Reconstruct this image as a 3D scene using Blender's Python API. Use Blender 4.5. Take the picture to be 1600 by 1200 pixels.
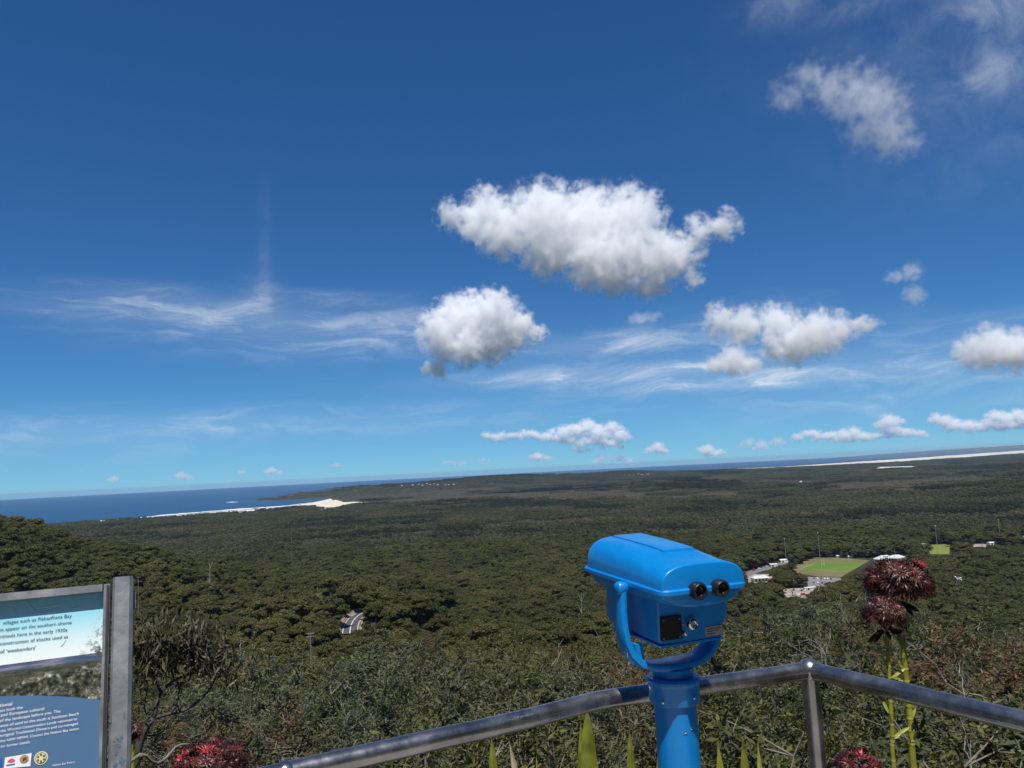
import bpy, bmesh, math, random
import numpy as np
from mathutils import Vector, Matrix

for o in list(bpy.data.objects):
    bpy.data.objects.remove(o)
SC = bpy.context.scene
COL = SC.collection
PI = math.pi
RAD = math.radians

# ------------------------------------------------------------------ camera
CZ = 155.0                                   # eye height above the sea, metres
FPX, W0, H0 = 1200.0, 1600.0, 1200.0         # focal length in pixels of a 1600 x 1200 frame
PITCH, ROLL = RAD(6.33), RAD(-2.87)
cam_data = bpy.data.cameras.new('camera')
cam = bpy.data.objects.new('camera', cam_data)
COL.objects.link(cam)
cam_data.sensor_width = 36.0
cam_data.lens = FPX / W0 * 36.0
cam_data.clip_start = 0.05
cam_data.clip_end = 200000.0
CAMROT = Matrix.Rotation(PI / 2 + PITCH, 3, 'X') @ Matrix.Rotation(ROLL, 3, 'Z')
cam.matrix_world = Matrix.Translation((0, 0, CZ)) @ CAMROT.to_4x4()
SC.camera = cam

# ------------------------------------------------------------------ sun and sky
SUN_EL, SUN_AZ = RAD(66.0), RAD(180.0)       # azimuth clockwise from +Y: behind the camera
sun_dir = Vector((math.sin(SUN_AZ) * math.cos(SUN_EL), math.cos(SUN_AZ) * math.cos(SUN_EL), math.sin(SUN_EL)))
sd = bpy.data.lights.new('sun', 'SUN')
sd.energy = 5.0
sd.angle = RAD(0.5)
sd.color = (1.0, 0.96, 0.90)
sun = bpy.data.objects.new('sun', sd)
COL.objects.link(sun)
sun.rotation_euler = sun_dir.to_track_quat('Z', 'Y').to_euler()

SC.view_settings.view_transform = 'Standard'
SC.view_settings.look = 'None'
SC.view_settings.exposure = 0.0
SC.view_settings.gamma = 1.0
SC.view_settings.use_curve_mapping = False
SC.cycles.max_bounces = 40
SC.cycles.diffuse_bounces = 3
SC.cycles.glossy_bounces = 3
SC.cycles.transmission_bounces = 4
SC.cycles.transparent_max_bounces = 8
SC.cycles.volume_bounces = 32
SC.cycles.volume_step_rate = 4.0
SC.cycles.volume_max_steps = 256
SC.cycles.use_adaptive_sampling = True
SC.cycles.adaptive_threshold = 0.02
SC.cycles.use_denoising = True


def ray(px, py):
    """direction through a pixel of the 1600 x 1200 frame"""
    d = CAMROT @ Vector(((px - W0 / 2) / FPX, -(py - H0 / 2) / FPX, -1.0))
    return d.normalized()


def azel(px, py):
    d = ray(px, py)
    return math.atan2(d.x, d.y), math.asin(d.z)


def at_z(px, py, z):
    d = ray(px, py)
    t = (z - CZ) / d.z
    return Vector((d.x * t, d.y * t, z))


def at_d(px, py, dist):
    """point on the pixel's ray at a given horizontal distance"""
    d = ray(px, py)
    t = dist / math.hypot(d.x, d.y)
    return Vector((d.x * t, d.y * t, CZ + d.z * t))


def project(x, y, z):
    """world arrays -> pixels of the 1600 x 1200 frame (used to keep clearings open)"""
    R = np.array(CAMROT)
    p = np.stack([x, y, z - CZ], -1) @ R
    return W0 / 2 + FPX * p[..., 0] / -p[..., 2], H0 / 2 - FPX * p[..., 1] / -p[..., 2]


class NT:
    """small node-tree helper"""
    def __init__(self, tree):
        self.t = tree
        self.n = tree.nodes
        self.l = tree.links

    def node(self, kind, **kw):
        n = self.n.new(kind)
        for k, v in kw.items():
            setattr(n, k, v)
        return n

    def put(self, sock, v):
        if v is None:
            return
        if hasattr(v, 'is_linked') or hasattr(v, 'links'):
            self.l.new(v, sock)
        else:
            sock.default_value = v

    def math(self, op, a, b=None, c=None, clamp=False):
        n = self.node('ShaderNodeMath', operation=op, use_clamp=clamp)
        for s, v in zip(n.inputs, (a, b, c)):
            self.put(s, v)
        return n.outputs[0]

    def vmath(self, op, a, b=None, out=0):
        n = self.node('ShaderNodeVectorMath', operation=op)
        self.put(n.inputs[0], a)
        if b is not None:
            self.put(n.inputs[3] if op == 'SCALE' else n.inputs[1], b)
        return n.outputs[out]

    def maprange(self, v, a, b, c=0.0, d=1.0, interp='LINEAR'):
        n = self.node('ShaderNodeMapRange', interpolation_type=interp)
        for s, q in zip(n.inputs, (v, a, b, c, d)):
            self.put(s, q)
        return n.outputs[0]

    def noise(self, vec, scale, detail=4.0, rough=0.5, distort=0.0, color=False):
        n = self.node('ShaderNodeTexNoise')
        self.put(n.inputs['Vector'], vec)
        self.put(n.inputs['Scale'], scale)
        self.put(n.inputs['Detail'], detail)
        self.put(n.inputs['Roughness'], rough)
        self.put(n.inputs['Distortion'], distort)
        return n.outputs['Color'] if color else n.outputs[0]

    def mix(self, f, a, b, blend='MIX'):
        n = self.node('ShaderNodeMix', data_type='RGBA', blend_type=blend)
        self.put(n.inputs[0], f)
        self.put(n.inputs[6], a)
        self.put(n.inputs[7], b)
        return n.outputs[2]

    def ramp(self, f, stops):
        n = self.node('ShaderNodeValToRGB')
        e = n.color_ramp.elements
        while len(e) < len(stops):
            e.new(0.5)
        for el, (p, c) in zip(e, stops):
            el.position = p
            el.color = tuple(c) + (1,) if len(c) == 3 else c
        self.put(n.inputs[0], f)
        return n.outputs[0]

    def sep(self, v):
        n = self.node('ShaderNodeSeparateXYZ')
        self.put(n.inputs[0], v)
        return n.outputs

    def comb(self, x, y, z):
        n = self.node('ShaderNodeCombineXYZ')
        for s, v in zip(n.inputs, (x, y, z)):
            self.put(s, v)
        return n.outputs[0]


world = bpy.data.worlds.new('World')
SC.world = world
world.use_nodes = True
world.cycles.sampling_method = 'MANUAL'
world.cycles.sample_map_resolution = 256
wt = NT(world.node_tree)
wt.n.clear()
SKY_STRENGTH = 0.112
sky = wt.node('ShaderNodeTexSky', sky_type='NISHITA', sun_disc=False)
sky.sun_elevation = SUN_EL
sky.sun_rotation = SUN_AZ
sky.altitude = 150.0
sky.air_density = 0.5
sky.dust_density = 0.0
sky.ozone_density = 1.6
hs = wt.node('ShaderNodeHueSaturation')
hs.inputs['Saturation'].default_value = 1.0
hs.inputs['Hue'].default_value = 0.5
hs.inputs['Value'].default_value = 1.0
tint = wt.mix(1.0, sky.outputs[0], (0.36, 0.88, 1.47, 1), 'MULTIPLY')
# the brightest sky near the horizon rolls off, as on the camera's sensor
roll = wt.vmath('DIVIDE', tint, wt.vmath('ADD', wt.vmath('SCALE', tint, 0.64 * SKY_STRENGTH), (1.0, 1.0, 1.0)))
wt.l.new(roll, hs.inputs['Color'])
# thin high ice cloud, streaked by the wind, where the photograph shows its bands
tc = wt.node('ShaderNodeTexCoord')
sx, sy, sz = wt.sep(tc.outputs['Generated'])
w_az = wt.math('ARCTAN2', sx, sy)
w_el = wt.math('ARCSINE', sz)
streak = wt.comb(wt.math('MULTIPLY', w_az, 9.0), wt.math('MULTIPLY', w_el, 55.0), 3.7)
warp = wt.noise(wt.comb(wt.math('MULTIPLY', w_az, 7.0), wt.math('MULTIPLY', w_el, 14.0), 1.0), 1.0, 4, 0.5)
streak = wt.vmath('ADD', streak, wt.comb(wt.math('MULTIPLY', warp, 1.6), wt.math('MULTIPLY', warp, 3.0), 0.0))
cir = wt.noise(streak, 1.0, 9, 0.62, 0.4)
cir = wt.maprange(cir, 0.40, 0.78, 0, 1, 'SMOOTHSTEP')
CIRRUS = [  # px, py, half width, half height, amount: streaked bands low down
    (330, 492, 175, 22, .80), (520, 525, 200, 30, .75), (230, 462, 110, 14, .55), (500, 465, 60, 10, .40),
    (410, 470, 26, 30, .45), (930, 540, 150, 17, 1.0), (990, 582, 230, 15, 1.7), (1220, 592, 190, 10, 1.6),
    (1150, 515, 130, 34, .45), (1450, 560, 170, 26, .50), (1440, 620, 260, 34, .42), (1560, 510, 170, 24, .38), (300, 665, 420, 20, .40),
    (60, 690, 260, 28, .45), (640, 500, 50, 26, .5), (40, 478, 70, 12, .3), (800, 640, 500, 26, .22)]
VEIL = [  # softer, higher veil and an old trail
    (414, 405, 9, 70, .22), (1560, 60, 170, 90, .10), (1590, 190, 170, 90, .14), (1450, 70, 230, 60, .08), (1220, 5, 50, 24, .5),
    (1545, 125, 46, 20, .55), (1570, 5, 70, 24, .75), (1360, 2, 60, 14, .45), (1585, 80, 44, 30, .40)]


def sky_patches(rows):
    acc = None
    for (px, py, hw, hh, amt) in rows:
        a0, e0 = azel(px, py)
        da = wt.math('MULTIPLY', wt.math('SUBTRACT', w_az, a0), FPX / hw * 0.92 * math.cos(e0))
        de = wt.math('MULTIPLY', wt.math('SUBTRACT', w_el, e0), FPX / hh * 0.92)
        r2 = wt.math('ADD', wt.math('MULTIPLY', da, da), wt.math('MULTIPLY', de, de))
        m = wt.math('MULTIPLY', wt.math('POWER', 2.718, wt.math('MULTIPLY', r2, -1.1)), amt)
        acc = m if acc is None else wt.math('ADD', acc, m)
    return acc


acc = sky_patches(CIRRUS)
veil = sky_patches(VEIL)
puff = wt.maprange(wt.noise(tc.outputs['Generated'], 26.0, 8, 0.62, 0.5), 0.36, 0.72, 0.15, 1.0)
acc = wt.math('MINIMUM', acc, 1.4)
soft = wt.math('ADD', wt.math('MULTIPLY', cir, 0.80), 0.20)
camt = wt.math('ADD', wt.math('MULTIPLY', wt.math('MULTIPLY', acc, soft), 0.62), wt.math('MULTIPLY', wt.math('MULTIPLY', veil, puff), 0.42))
skycol = wt.mix(camt, hs.outputs[0], (7.2, 7.8, 8.4, 1))
bg = wt.node('ShaderNodeBackground')
wt.l.new(skycol, bg.inputs['Color'])
bg.inputs['Strength'].default_value = SKY_STRENGTH
wo = wt.node('ShaderNodeOutputWorld')
wt.l.new(bg.outputs[0], wo.inputs['Surface'])

# ------------------------------------------------------------------ mesh and material helpers
def tag(o, label=None, cat=None, group=None, kind=None):
    if label:
        o['label'] = label
    if cat:
        o['category'] = cat
    if group:
        o['group'] = group
    if kind:
        o['kind'] = kind
    return o


def empty(name, loc=(0, 0, 0), rz=0.0):
    o = bpy.data.objects.new(name, None)
    COL.objects.link(o)
    o.location = loc
    o.rotation_euler = (0, 0, rz)
    o.empty_display_size = 0.1
    return o


class MB:
    """collects shapes and links them as one mesh object"""
    def __init__(self):
        self.v, self.f, self.m = [], [], []

    def add(self, verts, faces, mi=0):
        b = len(self.v)
        self.v.extend([tuple(p) for p in verts])
        self.f.extend([tuple(i + b for i in q) for q in faces])
        self.m.extend([mi] * len(faces))
        return self

    def box(self, c, s, mi=0, rz=0.0, top=(1.0, 1.0)):
        cx, cy, cz = c
        hx, hy, hz = s[0] / 2, s[1] / 2, s[2] / 2
        vs = []
        for z in (-1, 1):
            kx, ky = top if z > 0 else (1, 1)
            for x, y in ((-1, -1), (1, -1), (1, 1), (-1, 1)):
                X, Y = x * hx * kx, y * hy * ky
                vs.append((cx + X * math.cos(rz) - Y * math.sin(rz), cy + X * math.sin(rz) + Y * math.cos(rz), cz + z * hz))
        return self.add(vs, [(3, 2, 1, 0), (4, 5, 6, 7), (0, 1, 5, 4), (1, 2, 6, 5), (2, 3, 7, 6), (3, 0, 4, 7)], mi)

    def tube(self, pts, rad, seg=8, mi=0, cap=True):
        pts = [Vector(p) for p in pts]
        n = len(pts)
        rs = rad if hasattr(rad, '__len__') else [rad] * n
        t0 = (pts[1] - pts[0]).normalized()
        up = Vector((0, 0, 1)) if abs(t0.z) < 0.9 else Vector((1, 0, 0))
        s = t0.cross(up).normalized()
        vs, fs = [], []
        for i, p in enumerate(pts):
            t = (pts[min(i + 1, n - 1)] - pts[max(i - 1, 0)]).normalized()
            s = (s - t * s.dot(t)).normalized()
            u = t.cross(s)
            for k in range(seg):
                a = 2 * PI * k / seg
                vs.append(p + (s * math.cos(a) + u * math.sin(a)) * rs[i])
        for i in range(n - 1):
            for k in range(seg):
                k2 = (k + 1) % seg
                fs.append((i * seg + k, i * seg + k2, (i + 1) * seg + k2, (i + 1) * seg + k))
        if cap:
            fs.append(tuple(range(seg))[::-1])
            fs.append(tuple((n - 1) * seg + k for k in range(seg)))
        return self.add(vs, fs, mi)

    def lathe(self, prof, c=(0, 0, 0), seg=24, mi=0, axis='Z'):
        """prof: (radius, height) pairs along the axis"""
        vs, fs = [], []
        for r, h in prof:
            for k in range(seg):
                a = 2 * PI * k / seg
                p = (r * math.cos(a), r * math.sin(a), h)
                if axis == 'Y':
                    p = (p[0], h, p[1])
                elif axis == 'X':
                    p = (h, p[0], p[1])
                vs.append((c[0] + p[0], c[1] + p[1], c[2] + p[2]))
        for i in range(len(prof) - 1):
            for k in range(seg):
                k2 = (k + 1) % seg
                fs.append((i * seg + k, i * seg + k2, (i + 1) * seg + k2, (i + 1) * seg + k))
        fs.append(tuple(range(seg))[::-1])
        fs.append(tuple((len(prof) - 1) * seg + k for k in range(seg)))
        return self.add(vs, fs, mi)

    def loft(self, rings, mi=0, cap=True):
        n = len(rings[0])
        vs = [p for r in rings for p in r]
        fs = []
        for i in range(len(rings) - 1):
            for k in range(n):
                k2 = (k + 1) % n
                fs.append((i * n + k, i * n + k2, (i + 1) * n + k2, (i + 1) * n + k))
        if cap:
            fs.append(tuple(range(n))[::-1])
            fs.append(tuple((len(rings) - 1) * n + k for k in range(n)))
        return self.add(vs, fs, mi)

    def mesh(self, name, mats, smooth=False, fix=True):
        me = bpy.data.meshes.new(name)
        me.from_pydata(self.v, [], self.f)
        for m in (mats if isinstance(mats, (list, tuple)) else [mats]):
            me.materials.append(m)
        me.polygons.foreach_set('material_index', self.m)
        if fix:
            bm = bmesh.new()
            bm.from_mesh(me)
            bmesh.ops.recalc_face_normals(bm, faces=bm.faces)
            bm.to_mesh(me)
            bm.free()
        if smooth:
            me.shade_smooth()
            if smooth is not True:
                me.set_sharp_from_angle(angle=RAD(smooth))
        me.update()
        return me

    def build(self, name, mats, parent=None, smooth=False, fix=True):
        return link(name, self.mesh(name, mats, smooth, fix), parent)


def link(name, me, parent=None):
    o = bpy.data.objects.new(name, me)
    COL.objects.link(o)
    if parent is not None:
        o.parent = parent
    return o


def copy_tree(o, parent=None):
    c = o.copy()
    COL.objects.link(c)
    c.parent = parent
    for ch in o.children:
        copy_tree(ch, c)
    return c


MATS = {}


def principled(name, col, rough=0.6, metal=0.0, spec=0.5, vary=0.0, vscale=8.0, bump=0.0, bscale=60.0, coat=0.0):
    """a painted / weathered surface: base colour broken up by noise, optional fine relief"""
    if name in MATS:
        return MATS[name]
    m = bpy.data.materials.new(name)
    m.use_nodes = True
    t = NT(m.node_tree)
    bs = t.n['Principled BSDF']
    co = t.node('ShaderNodeTexCoord').outputs['Object']
    c4 = tuple(col) + (1,)
    if vary:
        n = t.noise(co, vscale, 6, 0.6)
        dark = tuple(c * (1 - vary) for c in col) + (1,)
        lite = tuple(min(1, c * (1 + vary)) for c in col) + (1,)
        t.put(bs.inputs['Base Color'], t.mix(t.maprange(n, 0.3, 0.7), dark, lite))
        t.put(bs.inputs['Roughness'], t.maprange(n, 0.3, 0.7, max(0.03, rough - 0.12), min(1, rough + 0.12)))
    else:
        bs.inputs['Base Color'].default_value = c4
        bs.inputs['Roughness'].default_value = rough
    bs.inputs['Metallic'].default_value = metal
    bs.inputs['Specular IOR Level'].default_value = spec
    if coat:
        bs.inputs['Coat Weight'].default_value = coat
        bs.inputs['Coat Roughness'].default_value = 0.12
    if bump:
        b = t.node('ShaderNodeBump')
        b.inputs['Strength'].default_value = bump
        b.inputs['Distance'].default_value = 0.002
        t.l.new(t.noise(co, bscale, 5, 0.6), b.inputs['Height'])
        t.l.new(b.outputs[0], bs.inputs['Normal'])
    MATS[name] = m
    return m


# ------------------------------------------------------------------ terrain
def vnoise(x, y, seed=0):
    """smooth value noise on arrays"""
    xi, yi = np.floor(x).astype(np.int64), np.floor(y).astype(np.int64)
    fx, fy = x - xi, y - yi
    fx, fy = fx * fx * (3 - 2 * fx), fy * fy * (3 - 2 * fy)

    def h(a, b):
        n = (a * 374761393 + b * 668265263 + seed * 1442695041) & 0xffffffff
        n = ((n ^ (n >> 13)) * 1274126177) & 0xffffffff
        return ((n ^ (n >> 16)) & 0xffff) / 65535.0
    return ((h(xi, yi) * (1 - fx) + h(xi + 1, yi) * fx) * (1 - fy) + (h(xi, yi + 1) * (1 - fx) + h(xi + 1, yi + 1) * fx) * fy)


def fbm(x, y, seed=0, octv=4):
    s, a, tot = 0, 1.0, 0
    for i in range(octv):
        s = s + a * vnoise(x * 2 ** i, y * 2 ** i, seed + i * 17)
        tot += a
        a *= 0.5
    return s / tot


def sstep(x, a, b):
    t = np.clip((x - a) / (b - a), 0, 1)
    return t * t * (3 - 2 * t)


def seg_dist(x, y, poly, closed=True):
    """distance to a polyline, arrays"""
    best = np.full(np.shape(x), 1e18)
    n = len(poly)
    for i in range(n if closed else n - 1):
        ax, ay = poly[i][:2]
        bx, by = poly[(i + 1) % n][:2]
        dx, dy = bx - ax, by - ay
        t = np.clip(((x - ax) * dx + (y - ay) * dy) / (dx * dx + dy * dy + 1e-9), 0, 1)
        best = np.minimum(best, (x - ax - t * dx) ** 2 + (y - ay - t * dy) ** 2)
    return np.sqrt(best)


def inside(x, y, poly):
    r = np.zeros(np.shape(x), bool)
    n = len(poly)
    for i in range(n):
        ax, ay = poly[i][:2]
        bx, by = poly[(i + 1) % n][:2]
        c = ((ay > y) != (by > y)) & (x < (bx - ax) * (y - ay) / (by - ay + 1e-12) + ax)
        r ^= c
    return r


def sdist(x, y, poly):
    return np.where(inside(x, y, poly), 1, -1) * seg_dist(x, y, poly)


def pol(azdeg, d):
    return (d * math.sin(RAD(azdeg)), d * math.cos(RAD(azdeg)))


def zp(px, py, z=1.0):
    v = at_z(px, py, z)
    return (v.x, v.y)


SHORE_NEAR = [zp(-420, 860), zp(-200, 838), zp(60, 822), zp(190, 812.5), zp(260, 806), zp(330, 800), zp(440, 792.5), zp(488, 786.5), zp(516, 780.5)]
SHORE_BAY = [zp(527, 777.5), zp(500, 778.5), zp(455, 781), zp(425, 782), zp(404, 782.2)]
SHORE_FAR = [zp(404, 778.5), pol(-17.3, 7100), pol(-15, 7300), pol(-12, 7300), pol(-6, 7900), pol(0, 8600), pol(6, 9000), pol(11, 9200),
             zp(1095, 736.2), zp(1240, 728.8), zp(1400, 718), zp(1500, 711), zp(1600, 704.2), zp(1680, 699.5)]
COAST = SHORE_NEAR + SHORE_BAY + SHORE_FAR + [pol(60, 16000), pol(100, 9000), pol(180, 6000), pol(-100, 4000)]

FIELD_C = at_z(1290, 884, 12.0)
ROAD_C = at_d(552, 968, 415.0)

_PD = np.array([0, 2.6, 2.9, 5, 8, 12, 18, 24, 40, 70, 120, 240, 430, 700, 1000, 1400, 2500, 1e6])
_PZ = np.array([-1.85, -1.85, -2.8, -4.4, -5.5, -5.9, -6.6, -8.6, -19, -29, -43, -69, -95, -128, -144, -146, -146, -146])
_CA = np.array([-90, -50, -34, -30, -27, -24.5, -20, -15, -8, 0, 90])
_CZ = np.array([124, 131, 125, 103, 90, 78, 56, 36, 14, 0, 0])


def ground(x, y):
    x, y = np.asarray(x, float), np.asarray(y, float)
    d = np.hypot(x, y)
    az = np.degrees(np.arctan2(x, y))
    side = sstep(az, 3, 16)
    de = d * (1 + 0.5 * side * sstep(d, 120, 500))
    z = CZ + np.interp(de, _PD, _PZ)
    z = z + 0.7 * sstep(az, 8, 24) * sstep(d, 5, 9) * (1 - sstep(d, 20, 40))
    crest = np.interp(az, _CA, _CZ)
    w = np.exp(-((d - 760) / 270.0) ** 2) * sstep(d, 150, 500)
    z = z + np.maximum(crest - z, 0) * w
    z = z + (fbm(x / 180, y / 180, 3) - 0.5) * 12 * sstep(d, 150, 500) * (1 - 0.6 * sstep(d, 1000, 2000))
    # low knolls and the far headland
    for (a, r, sa, sr, hgt) in ((12.4, 4300, 230, 420, 72), (15.2, 4500, 220, 300, 30), (33, 3000, 420, 350, 40), (34.5, 5200, 300, 300, 34), (-2, 3300, 500, 300, 16),
                                (-12.6, 6300, 430, 420, 62), (-15.6, 6300, 330, 300, 66), (-8.5, 6700, 520, 420, 40), (-3, 6900, 520, 450, 62), (2.5, 7100, 600, 450, 66), (7.5, 7700, 480, 450, 58),
                                (13, 8000, 600, 400, 30)):
        cx, cy = pol(a, r)
        ux, uy = math.sin(RAD(a)), math.cos(RAD(a))
        dr = (x - cx) * ux + (y - cy) * uy
        dt = (x - cx) * uy - (y - cy) * ux
        z = z + hgt * np.exp(-(dt / sa) ** 2 - (dr / sr) ** 2)
    # levelled ground of the sports field and its car park
    m = 1 - sstep(np.hypot((x - FIELD_C.x) / 1.25, y - FIELD_C.y - 30), 230, 330)
    z = z * (1 - m) + 12.0 * m
    # the bench the road runs on
    m = 1 - sstep(np.hypot(x - ROAD_C.x, y - ROAD_C.y), 34, 70)
    z = z * (1 - m) + (ROAD_C.z - 0.1) * m
    # shore
    s = sdist(x, y, COAST)
    far = sstep(d, 1500, 2500)
    zs = np.where(s > 0, np.minimum(z, 1.0 + s * np.where(d > 4900, 0.3, 0.02)), np.maximum(-6.0, s * 0.05))
    z = z * (1 - far) + zs * far
    return z


def gz(x, y):
    return float(ground(np.array([x]), np.array([y]))[0])


def mat_ground():
    m = bpy.data.materials.new('forest_floor')
    m.use_nodes = True
    t = NT(m.node_tree)
    bs = t.n['Principled BSDF']
    p = t.node('ShaderNodeNewGeometry').outputs['Position']
    n1 = t.noise(p, 0.012, 7, 0.6)
    n2 = t.noise(p, 0.15, 6, 0.65)
    c = t.ramp(t.math('ADD', t.math('MULTIPLY', n1, 0.5), t.math('MULTIPLY', n2, 0.5)),
               [(0.32, (0.022, 0.026, 0.012)), (0.5, (0.040, 0.042, 0.020)), (0.68, (0.075, 0.066, 0.042))])
    t.put(bs.inputs['Base Color'], c)
    bs.inputs['Roughness'].default_value = 0.95
    bs.inputs['Specular IOR Level'].default_value = 0.1
    return m


def polar_sheet(name, mat, azs, ds, fn, kind='structure'):
    A, D = np.meshgrid(np.radians(azs), ds)
    X, Y = D * np.sin(A), D * np.cos(A)
    Z = fn(X, Y)
    nd, na = len(ds), len(azs)
    V = np.stack([X, Y, Z], -1).reshape(-1, 3)
    i = np.arange(nd - 1)[:, None] * na + np.arange(na - 1)[None, :]
    F = np.stack([i, i + na, i + na + 1, i + 1], -1).reshape(-1, 4)
    me = bpy.data.meshes.new(name)
    me.from_pydata(V.tolist(), [], F[:, ::-1].tolist())
    me.materials.append(mat)
    me.shade_smooth()
    o = link(name, me)
    return tag(o, kind=kind)


ds = np.concatenate([np.linspace(1.0, 30, 60), np.geomspace(31, 1400, 190), np.geomspace(1420, 16500, 210)])
terrain = polar_sheet('terrain', mat_ground(), np.concatenate([np.linspace(-180, -63, 60), np.linspace(-62, 62, 330), np.linspace(63, 180, 60)]), ds, ground)
terrain['label'] = 'wooded coastal lowland falling away below the lookout'


def curve_drop(x, y):
    return -np.maximum(np.hypot(x, y) - 16500.0, 0.0) ** 2 / (2 * 7.3e6)      # the sea falls away with the earth's curve


def mat_sea():
    m = bpy.data.materials.new('sea_water')
    m.use_nodes = True
    t = NT(m.node_tree)
    bs = t.n['Principled BSDF']
    p = t.node('ShaderNodeNewGeometry').outputs['Position']
    x, y, z = t.sep(p)
    n = t.noise(t.comb(t.math('MULTIPLY', x, 0.00035), t.math('MULTIPLY', y, 0.0011), 0.0), 1.0, 6, 0.6)
    c = t.ramp(n, [(0.3, (0.008, 0.060, 0.145)), (0.7, (0.013, 0.085, 0.190))])
    t.put(bs.inputs['Base Color'], c)
    bs.inputs['Roughness'].default_value = 0.55
    bs.inputs['Specular IOR Level'].default_value = 0.12
    b = t.node('ShaderNodeBump')
    b.inputs['Strength'].default_value = 0.5
    b.inputs['Distance'].default_value = 1.5
    t.l.new(t.noise(p, 0.02, 8, 0.65), b.inputs['Height'])
    t.l.new(b.outputs[0], bs.inputs['Normal'])
    return m


sea = polar_sheet('sea', mat_sea(), np.linspace(-75, 75, 160), np.geomspace(1500, 31000, 120), curve_drop)
sea['label'] = 'dark blue sea under the horizon'


# ------------------------------------------------------------------ sand: beaches, dunes, surf
def mat_sand(name, a, b, sc=0.02):
    m = bpy.data.materials.new(name)
    m.use_nodes = True
    t = NT(m.node_tree)
    bs = t.n['Principled BSDF']
    p = t.node('ShaderNodeNewGeometry').outputs['Position']
    n = t.noise(p, sc, 7, 0.6)
    t.put(bs.inputs['Base Color'], t.mix(t.maprange(n, 0.35, 0.65), tuple(a) + (1,), tuple(b) + (1,)))
    bs.inputs['Roughness'].default_value = 0.9
    bs.inputs['Specular IOR Level'].default_value = 0.15
    return m


SAND = mat_sand('beach_sand', (0.60, 0.53, 0.42), (0.74, 0.69, 0.60))
DUNE = mat_sand('dune_sand', (0.60, 0.52, 0.39), (0.74, 0.68, 0.57))
FOAM = mat_sand('surf_foam', (0.72, 0.76, 0.78), (0.85, 0.87, 0.88), 0.05)


def resample(pl, n):
    P = np.array([p[:2] for p in pl], float)
    L = np.concatenate([[0], np.cumsum(np.hypot(*(P[1:] - P[:-1]).T))])
    t = np.linspace(0, L[-1], n)
    return np.stack([np.interp(t, L, P[:, 0]), np.interp(t, L, P[:, 1])], -1)


def strip(name, mat, a, b, lift, n=160, m=10, rag=0.0, seed=0, z=None, hump=0.0, thick=True):
    """a sheet between two shore lines, draped on the ground"""
    A, B = resample(a, n), resample(b, n)
    if rag:
        s = np.linspace(0, n / 6.0, n)
        k = (fbm(s, s * 0 + 7.7, seed, 4) - 0.5) * 2 * rag
        B = B + (B - A) * k[:, None]
    u = np.linspace(0, 1, m)[None, :, None]
    G = A[:, None, :] * (1 - u) + B[:, None, :] * u
    X, Y = G[..., 0], G[..., 1]
    Z = (ground(X, Y) if z is None else np.full(X.shape, float(z))) + lift
    if hump:
        Z = Z + hump * np.sin(np.linspace(0, PI, m))[None, :] * (0.5 + fbm(X / 60, Y / 60, seed + 3))
    i = np.arange(n - 1)[:, None] * m + np.arange(m - 1)[None, :]
    F = np.stack([i, i + 1, i + m + 1, i + m], -1).reshape(-1, 4)
    me = bpy.data.meshes.new(name)
    me.from_pydata(np.stack([X, Y, Z], -1).reshape(-1, 3).tolist(), [], F.tolist())
    me.materials.append(mat)
    bm = bmesh.new()
    bm.from_mesh(me)
    bmesh.ops.recalc_face_normals(bm, faces=bm.faces)
    if sum(f.normal.z for f in bm.faces) < 0:
        bmesh.ops.reverse_faces(bm, faces=bm.faces)
    bm.to_mesh(me)
    bm.free()
    me.shade_smooth()
    o = link(name, me)
    return tag(o, kind='structure')


def pixline(pts, z=2.0):
    return [zp(x, y, z) for x, y in pts]


SAND_ZONES = []


def sand(name, mat, a, b, label, lift=0.8, rag=0.25, seed=1, hump=0.0, n=160, m=10):
    o = strip(name, mat, a, b, lift, n=n, rag=rag, seed=seed, hump=hump, m=m)
    o['label'] = label
    SAND_ZONES.append(list(a) + list(b)[::-1])
    return o


sand('beach', SAND, pixline([(60, 823), (190, 813), (260, 806.5), (330, 800.5), (440, 793), (490, 787), (516, 781)]),
     pixline([(60, 827), (190, 818), (260, 813), (330, 808.5), (400, 805), (440, 800), (490, 791.5), (520, 783)]), 'white beach curving round the bay at left', seed=4)
sand('sand_dune', DUNE, pixline([(462, 791), (484, 787.5), (500, 787), (512, 785), (525, 783), (538, 786.5), (552, 786), (576, 788.5)]),
     pixline([(462, 797), (484, 795), (498, 798), (508, 802.5), (518, 798), (532, 796.5), (545, 792.5), (576, 790.3)]), 'bare cream dune at the right end of the bay beach', hump=8.0, seed=9, rag=0.35)
sand('beach', SAND, pixline([(524, 777.6), (540, 776.2), (556, 775)], 4), pixline([(524, 778.3), (540, 777.4), (556, 775.8)], 4), 'small strip of sand under the dark headland', seed=12, n=40, m=5)
sand('beach', SAND, pixline([(1088, 736.8), (1240, 729.2), (1400, 718.5), (1500, 711.5), (1600, 704.8), (1680, 700)], 1.0),
     pixline([(1088, 737.8), (1240, 732), (1400, 724), (1500, 717.3), (1600, 710), (1680, 706)], 3.0), 'long white beach running to the right horizon', seed=20, n=260, lift=1.2)
sand('sand_dune', SAND, pixline([(1370, 730.5), (1400, 729.5), (1431, 729.2)], 8), pixline([(1370, 732.8), (1400, 732.5), (1431, 731.5)], 8), 'short white sand blow inland of the long beach', seed=25, n=40, m=5, rag=0.5, lift=3.0)
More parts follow.
